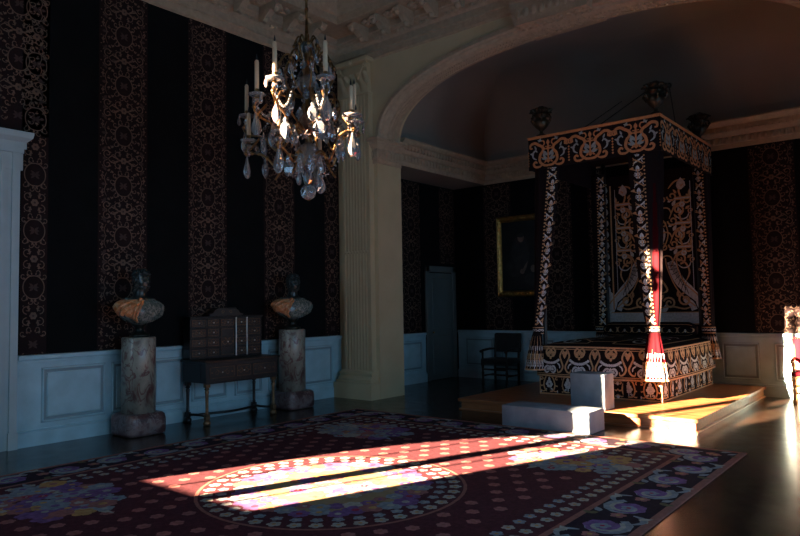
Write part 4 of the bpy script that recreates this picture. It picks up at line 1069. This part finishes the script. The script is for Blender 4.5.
# --- embroidered backcloth
HX0, HX1, HZ0, HZ1, HY = -5.02, -3.20, .95, 3.95, 12.235
hc = (HX0+HX1)/2
g = G(); g.box(HX0,HX1,HY,HY+.03,HZ0,HZ1)
h = Orn(); hw = (HX1-HX0)/2
h.line((hw-.15,1.45),(hw-.15,3.78),.028,GO,2,4); h.line((hw-.235,1.6),(hw-.235,3.7),.010,SI,2,4)
for k in range(11):
    z = 1.55+k*.21; h.leaf(hw-.07,z,PI/2,.13,.055,SI); h.disc(hw-.07,z+.16,.018,GO)
h.line((0,1.30),(hw-.02,1.30),.19,SI,0,8); h.line((0,1.195),(hw,1.195),.02,GO,1); h.line((.0,1.40),(hw-.1,1.40),.014,GO,1)
h.stroke([(hw-.02,1.33),(hw-.09,1.46),(hw-.14,1.62),(hw-.03,1.82)],.15,SI,0,1,.2)
h.stroke([(hw-.16,1.62),(hw-.34,1.80),(hw-.48,1.96),(hw-.56,2.15),(hw-.62,2.30)],.17,SI,0,.7,.7)
for k in range(7):                                                    # trellis in the silver field
    h.line((hw-.66+.03*k,2.36-.03*k),(hw-.60+.045*k,2.14-.07*k),.010,0,1); h.line((hw-.70+.05*k,2.24-.09*k),(hw-.54+.03*k,2.22-.05*k),.010,0,1)
h.stroke([(hw-.06,1.56),(hw-.22,1.74),(hw-.38,1.90),(hw-.48,2.12),(hw-.52,2.34)],.022,GO,2,1,1); h.stroke([(hw-.22,1.50),(hw-.42,1.68),(hw-.56,1.88),(hw-.68,2.20),(hw-.70,2.36)],.022,GO,2,1,1)
h.stroke([(hw-.24,1.44),(hw-.30,1.56),(hw-.42,1.62)],.10,SI,0,1,.3); h.stroke([(.0,1.40),(.16,1.44),(.2,1.54)],.08,SI,0,1,.3)
h.stroke([(hw-.52,2.36),(hw-.36,2.26),(hw-.30,2.10),(hw-.36,1.95)],.03,GO)
h.spiral(.52,1.62,.13,PI*.2,1.5,.035,GO,1); h.spiral(.25,1.56,.11,PI*.9,1.5,.035,GO,-1); h.stroke([(.1,1.48),(.3,1.50),(.5,1.46),(.62,1.5)],.03,GO); h.leaf(.4,1.66,PI/2,.14,.05,GO); h.leaf(.1,1.62,PI/3,.12,.05,GO)
h.stroke([(.0,2.1),(.12,1.98),(.22,1.80),(.14,1.74)],.035,GO)
for z in (2.3,2.72,3.16):                                                 # candelabra arabesques either side of the axis
    h.spiral(.46,z+.05,.10,-PI/2,1.4,.034,GO,1,1); h.spiral(.60,z+.22,.085,PI/2,1.3,.03,GO,-1,1); h.spiral(.36,z+.30,.09,PI,1.2,.03,GO,1,1)
    h.stroke([(.30,z-.1),(.40,z+.12),(.52,z+.20),(.48,z+.40),(.56,z+.50)],.034,GO,1); h.leaf(.50,z+.40,PI/2+.3,.15,.07,SI,1); h.leaf(.36,z+.12,PI/2-.5,.13,.06,SI,1); h.leaf(.58,z+.05,.6,.10,.05,GO,1)
    h.stroke([(.12,z+.02),(.2,z+.1),(.30,z+.08),(.34,z-.02)],.026,GO); h.spiral(.20,z+.26,.07,PI/2,1.3,.026,GO,1); h.spiral(.67,z+.02,.05,-PI/2,1.2,.02,GO,-1); h.leaf(.66,z+.28,PI/2,.12,.05,GO)
    h.leaf(.28,z+.2,.5,.1,.05,SI); h.stroke([(.42,z-.06),(.5,z-.12),(.6,z-.1),(.64,z-.02)],.022,SI); h.leaf(.44,z+.34,2.2,.1,.045,GO)
    h.line((.40,z+.25),(.66,z+.25),.06,GO,0); h.line((.40,z+.25),(.66,z+.25),.02,SI,2); h.flower(.53,z+.14,.05,SI,GO,6,2)
h.stroke([(.0,2.55),(.14,2.62),(.20,2.80),(.12,2.98),(0,3.04)],.05,SI); h.stroke([(.0,2.48),(.18,2.55),(.27,2.80),(.18,3.06),(0,3.13)],.022,GO)
h.stroke([(0,3.25),(.12,3.30),(.2,3.45),(.1,3.6),(0,3.64)],.04,GO); h.leaf(.52,3.56,PI/2,.22,.16,SI,1); h.stroke([(.3,3.6),(.42,3.72),(.6,3.74)],.03,GO)
t = h.sym()
for z in (2.2,2.7,3.3): t.leaf(0,z,PI/2,.24,.10,GO,2); t.flower(0,z+.3,.06,SI,GO,6,2)
t.stamp(g, lambda a,b,hh: (hc+a,HY-hh,b), .0015, .0018); bp(g, 'backcloth', EM)

# ------------------------------------------------------------------ chandelier
KS = 1.15
CC = Vector((-4.68,4.35,2.62))
ch = thing('chandelier', 'gilt bronze and rock crystal chandelier with tall candles hanging from the ceiling', 'chandelier', (CC.x*KS,CC.y*KS,1.6+(CC.z-1.6)*KS)); ch.scale = (KS,KS,KS)
g = G(); g.tube([(0,0,1.75),(0,0,(CZ-1.6-(CC.z-1.6)*KS)/KS)],.012,8)
for k in range(22): g.ball((0,0,1.85+k*.11),.026,0,8,1,.6,1.4)
g.build('suspension_rod', [M['bronze_gilt']], ch)
g = G(); g.lathe([(.012,.12),(.03,.16),(.05,.20),(.03,.25),(.022,.30),(.06,.36),(.085,.42),(.06,.48),(.025,.52),(.025,.60),(.05,.64),(.075,.72),(.05,.80),(.025,.84),(.02,1.0),(.045,1.06),(.055,1.14),(.03,1.2),(.018,1.3),(.03,1.42),(.045,1.5),(.02,1.58),(.012,1.76)],n=16); g.build('stem', [M['bronze_gilt']], ch)
for z, r, mm in ((.42,.13,'crystal'),(.72,.115,'amethyst'),(1.12,.09,'crystal'),(1.48,.06,'crystal_b')):
    g = G(); g.lathe([(.03,z-r),(r*.8,z-r*.55),(r,z),(r*.75,z+r*.6),(.03,z+r)],n=9,smooth=False); g.build('crystal_baluster', [M[mm]], ch)
g = G(); g.ball((0,0,.075),.075,0,20); g.build('crystal_ball', [M['crystal']], ch)
def arm_pts(p, r0, z0, drop, fl=0):
    """S-scroll from the stem out to the candle foot p=(x,y,z)"""
    x, y, z = p; d = math.hypot(x,y); ux, uy = x/d, y/d; q = []
    for (a, b) in ((r0/d,z0),(.32,z0+.06),(.5,z0-drop*.5),(.72,z-drop-.02),(.92,z-drop+.02),(1.05,z-.12),(1.02,z-.04),(1,z)): q.append((ux*d*a,uy*d*a,b))
    return spline(q,6)
pend = []          # (x,y,z,size,kind)
proto = {}
def arm(p, r0, z0, drop, hc_=.34, stub=False):
    P = arm_pts(p,r0,z0,drop); g = G(); n = len(P); g.tube(P,[.012-.003*k/n for k in range(n)],8)
    x, y, z = p; d = math.hypot(x,y); ux, uy = x/d, y/d
    mid = P[int(n*.55)]; sp = [(mid[0]+ux*.07*(1-q/16)*cos(q*.55), mid[1]+uy*.07*(1-q/16)*cos(q*.55), mid[2]+.09+.08*(1-q/16)*sin(q*.55-1.5)) for q in range(15)]
    g.tube(sp,.010,6); mid2 = P[int(n*.3)]; sp = [(mid2[0]-ux*.05*(1-q/16)*cos(q*.55), mid2[1]-uy*.05*(1-q/16)*cos(q*.55), mid2[2]-.07+.07*(1-q/16)*sin(q*.55+1.5)) for q in range(15)]
    g.tube(sp,.009,6)
    for q in (.2,.4,.6,.75,.9): g.ball(P[int(n*q)],.020,0,8)
    g.lathe([(.01,-.035),(.022,-.03),(.014,-.012),(.024,0)],p,10)
    a = g.build('arm', [M['bronze_gilt']], ch)
    g = G(); g.lathe([(.012,0),(.05,.004),(.075,.018),(.082,.03),(.078,.032),(.045,.014),(.014,.012)],p,14,rad=lambda an,zz: 1+.06*cos(7*an)); g.build('drip_pan', [M['crystal']], a)
    g = G(); g.lathe([(.016,.012),(.022,.03),(.018,.05),(.023,.065),(.021,.075)],p,12); g.build('candle_socket', [M['bronze_gilt']], a)
    g = G(); g.lathe([(.008,-.005),(.026,-.02),(.034,-.04),(.022,-.065),(.010,-.08),(.020,-.10),(.015,-.12),(.004,-.135)],p,9,smooth=False); g.build('crystal_bulb', [M['amethyst' if int(x*100) % 2 else 'crystal']], a)
    g = G(); g.lathe([(.020,.06),(.019,hc_-.02),(.014,hc_-.005),(.004,hc_)],p,12); c = g.build('candle', [M['wax']], a)
    g = G(); g.lathe([(.006,hc_-.004),(.009,hc_+.015),(.006,hc_+.03),(.0015,hc_+.055)],p,8); g.build('candle_wick', [M['wick']], a)
    # drops round the pan and on the scroll
    for k in range(2):
        an = PI*k+x*3; pend.append((x+.075*cos(an),y+.075*sin(an),z+.022,.75,k % 3))
    pend.append((x*1.03,y*1.03,z-.13,1.6,0)); pend.append((P[int(n*.62)][0],P[int(n*.62)][1],P[int(n*.62)][2]-.02,1.5,1)); pend.append((P[int(n*.42)][0],P[int(n*.42)][1],P[int(n*.42)][2]-.02,1.3,2))
C2 = lambda x, y, z: (x-CC.x, y-CC.y, z-CC.z)
outer = [(-5.36,4.16),(-4.75,3.80),(-4.30,3.63),(-3.97,3.90),(-4.56,4.88),(-5.17,4.92)]
for k, (x, y) in enumerate(outer): arm(C2(x,y,3.5), .04, .62, .20, .345)
lower = [(-4.52,3.86,3.13),(-5.19,4.05,3.20),(-4.06,4.30,3.28),(-4.30,4.62,3.33),(-4.98,4.80,3.12)]
for k, (x, y, z) in enumerate(lower): arm(C2(x,y,z), .03, .38, .12, .30 if k != 3 else .14)
# crown scrolls
for k in range(8):
    a = 2*PI*k/8+.2; g = G(); ca, sa = cos(a), sin(a)
    P = spline([(.02,1.0),(.12,1.02),(.24,1.15),(.26,1.30),(.19,1.40),(.13,1.34),(.17,1.28)],6); g.tube([(r*ca,r*sa,z) for r, z in P],.011,6)
    P = spline([(.02,1.30),(.08,1.36),(.12,1.48),(.08,1.58),(.045,1.53)],6); g.tube([(r*ca,r*sa,z) for r, z in P],.009,6)
    P = spline([(.04,.60),(.16,.72),(.30,.82),(.30,.98),(.20,.98),(.22,.90)],6); g.tube([(r*ca,r*sa,z) for r, z in P],.010,6)
    for r, z in ((.26,1.30),(.12,1.48),(.30,.90)): g.ball((r*ca,r*sa,z),.022,0,8)
    g.build('crown_scroll', [M['bronze_gilt']], ch)
    pend.append((.26*ca,.26*sa,1.28,1.0,k % 3)); pend.append((.31*ca,.31*sa,.86,1.3,(k+1) % 3)); pend.append((.11*ca,.11*sa,1.50,.6,0))
r = random.Random(11)
for k in range(10): a = 2*PI*k/10; pend.append((.17*cos(a),.17*sin(a),.40,1.25,(0,2,1,0)[k % 4]))
for k in range(6): a = 2*PI*k/6+.3; pend.append((.10*cos(a),.10*sin(a),.30,1.1,(0,0,2)[k % 3]))
for k in range(12): a = 2*PI*k/12; pend.append((.42*cos(a),.42*sin(a),.62+.06*(k % 2),1.35,(0,1,0,2)[k % 4]))
for k in range(9): a = 2*PI*k/9+.2; pend.append((.24*cos(a),.24*sin(a),.72+.05*(k % 3),1.5,(1,0,2)[k % 3]))
for k in range(7): a = 2*PI*k/7; pend.append((.16*cos(a),.16*sin(a),1.06,1.2,(0,2,1)[k % 3]))
def pendant(kind):
    g = G(); n = 8
    if kind == 0: pr = [(.003,0),(.010,-.012),(.014,-.035),(.026,-.065),(.034,-.092),(.030,-.115),(.016,-.132),(.002,-.138)]
    elif kind == 1: pr = [(.003,0),(.008,-.01),(.018,-.03),(.025,-.055),(.025,-.075),(.015,-.10),(.002,-.112)]; n = 7
    else: pr = [(.003,0),(.016,-.016),(.012,-.03),(.03,-.05),(.04,-.085),(.03,-.12),(.002,-.15)]; n = 6
    g.lathe(pr,n=n,smooth=False,sy=.62); return g
r.shuffle(pend); allp = pend[:100]
for kind in (0,1,2):
    lst = [p for p in allp if p[4] == kind]; first = None
    for x, y, z, s_, _ in lst:
        if first is None:
            o = pendant(kind).build('crystal_pendant', [M[('crystal','amethyst','crystal_b')[kind]]], ch); first = o
        else:
            o = first.copy(); COL.objects.link(o); o.parent = ch
        o.location = (x,y,z); o.scale = (s_,s_,s_); o.rotation_euler = (0,0,math.atan2(y,x)+PI/2)
# rosettes and stars of crystal on the scrolls
for k in range(14):
    a = 2*PI*k/14+.1; rr = .36 if k % 2 else .5; z = .78 if k % 2 else .5; g = G()
    c = Vector((rr*cos(a),rr*sin(a),z)); t_ = Vector((-sin(a),cos(a),0)); n_ = Vector((cos(a),sin(a),0)); vs = []
    for q in range(12):
        w = 2*PI*q/12; ra = .055 if q % 2 == 0 else .028; vs.append(c+t_*ra*cos(w)+Vector((0,0,ra*sin(w))))
    vs += [c+n_*.022, c-n_*.022]; g.add(vs,[(q,(q+1)%12,12) for q in range(12)]+[((q+1)%12,q,13) for q in range(12)]); g.build('crystal_star', [M['crystal' if k % 3 else 'amethyst']], ch)
# leaf-shaped crystal plates round the crown and the stem
for k in range(44):
    a = 2.4*k; u = k/44; z = .55+1.0*u; rr = (.30-.20*u)*(.8+.35*((k*7) % 5)/5); c = Vector((rr*cos(a),rr*sin(a),z)); n_ = Vector((cos(a),sin(a),.25)).normalized(); t_ = Vector((-sin(a),cos(a),0)); w_ = n_.cross(t_)
    hh = .085-.02*u; g = G(); pr = [(0,-hh*.7),(.38*hh,-hh*.35),(.5*hh,.05*hh),(.3*hh,.55*hh),(0,hh),(-.3*hh,.55*hh),(-.5*hh,.05*hh),(-.38*hh,-hh*.35)]
    vs = [c+t_*p+w_*q for p, q in pr]+[c+n_*.018,c-n_*.018]; g.add(vs,[(q,(q+1)%8,8) for q in range(8)]+[((q+1)%8,q,9) for q in range(8)])
    g.build('crystal_leaf', [M[('crystal','amethyst','crystal_b','crystal')[k % 4]]], ch)
# swags of small beads from the crown to the outer arms: beyond counting
g = G()
for x, y in outer:
    p = Vector(C2(x,y,3.42)); a = math.atan2(p.y,p.x); s0 = Vector((.25*cos(a),.25*sin(a),1.28))
    for q in range(1,20):
        u = q/20; c = s0.lerp(p,u); c.z -= .30*sin(PI*u)*.9; g.ball(c,.013,0,6)
    b = Vector((.05*cos(a),.05*sin(a),.25)); 
    for q in range(1,12):
        u = q/12; c = Vector((.40*cos(a),.40*sin(a),.50)).lerp(b,u); c.z -= .10*sin(PI*u); g.ball(c,.013,0,6)
bd = g.build('bead_swag', [M['crystal']], ch); bd['kind'] = 'stuff'

# ------------------------------------------------------------------ light
W = bpy.data.worlds.new('sky'); SC.world = W; W.use_nodes = True; nt = W.node_tree
bg = nt.nodes['Background']; bg.inputs['Color'].default_value = (.33,.65,1.0,1); bg.inputs['Strength'].default_value = 5.4
sd = bpy.data.lights.new('sun', 'SUN'); sd.energy = 175; sd.color = (1,.71,.46); sd.angle = math.radians(.53)
so = bpy.data.objects.new('sun', sd); COL.objects.link(so); so.location = (-10,-8,6)
dy, dx, dz = 1.0, .36, -.303
so.rotation_euler = Vector((dx,dy,dz)).to_track_quat('-Z','Y').to_euler()
def portal(loc, sx, sy, rot):
    l = bpy.data.lights.new('window_portal','AREA'); l.shape = 'RECTANGLE'; l.size = sx; l.size_y = sy; l.energy = 1; l.cycles.is_portal = True
    o = bpy.data.objects.new('window_portal', l); COL.objects.link(o); o.location = loc; o.rotation_euler = rot
for a, b in RW: portal((RX+.41,(a+b)/2,1.425 if a > 10 else 1.925), b-a, 2.15 if a > 10 else 3.15, (PI/2,0,PI/2))
portal(((SW[0]+SW[1])/2,WY-.41,(SW[2]+SW[3])/2), SW[1]-SW[0], SW[3]-SW[2], (PI/2,0,0))

# ------------------------------------------------------------------ camera
yaw, pit, rol, F = math.radians(-39.346), math.radians(3.217), math.radians(-1.002), 670.13
fw_ = Vector((sin(yaw)*cos(pit), cos(yaw)*cos(pit), sin(pit))); r_ = Vector((cos(yaw), -sin(yaw), 0)); u_ = r_.cross(fw_)
r2 = r_*cos(rol)+u_*sin(rol); u2 = -r_*sin(rol)+u_*cos(rol)
cd = bpy.data.cameras.new('camera'); cam = bpy.data.objects.new('camera', cd); COL.objects.link(cam); SC.camera = cam
cam.matrix_world = Matrix(((r2.x,u2.x,-fw_.x,0),(r2.y,u2.y,-fw_.y,0),(r2.z,u2.z,-fw_.z,1.6),(0,0,0,1)))
cd.sensor_width = 36; cd.lens = F/800*36; cd.clip_start = .05
SC.view_settings.view_transform = 'Standard'; SC.view_settings.look = 'None'; SC.view_settings.gamma = 1; SC.view_settings.use_curve_mapping = False
SC.view_settings.exposure = 0
SC.cycles.use_denoising = True; SC.cycles.max_bounces = 10; SC.cycles.diffuse_bounces = 5; SC.cycles.transmission_bounces = 8; SC.cycles.transparent_max_bounces = 12
SC.cycles.caustics_reflective = False; SC.cycles.caustics_refractive = False; SC.cycles.sample_clamp_indirect = 6
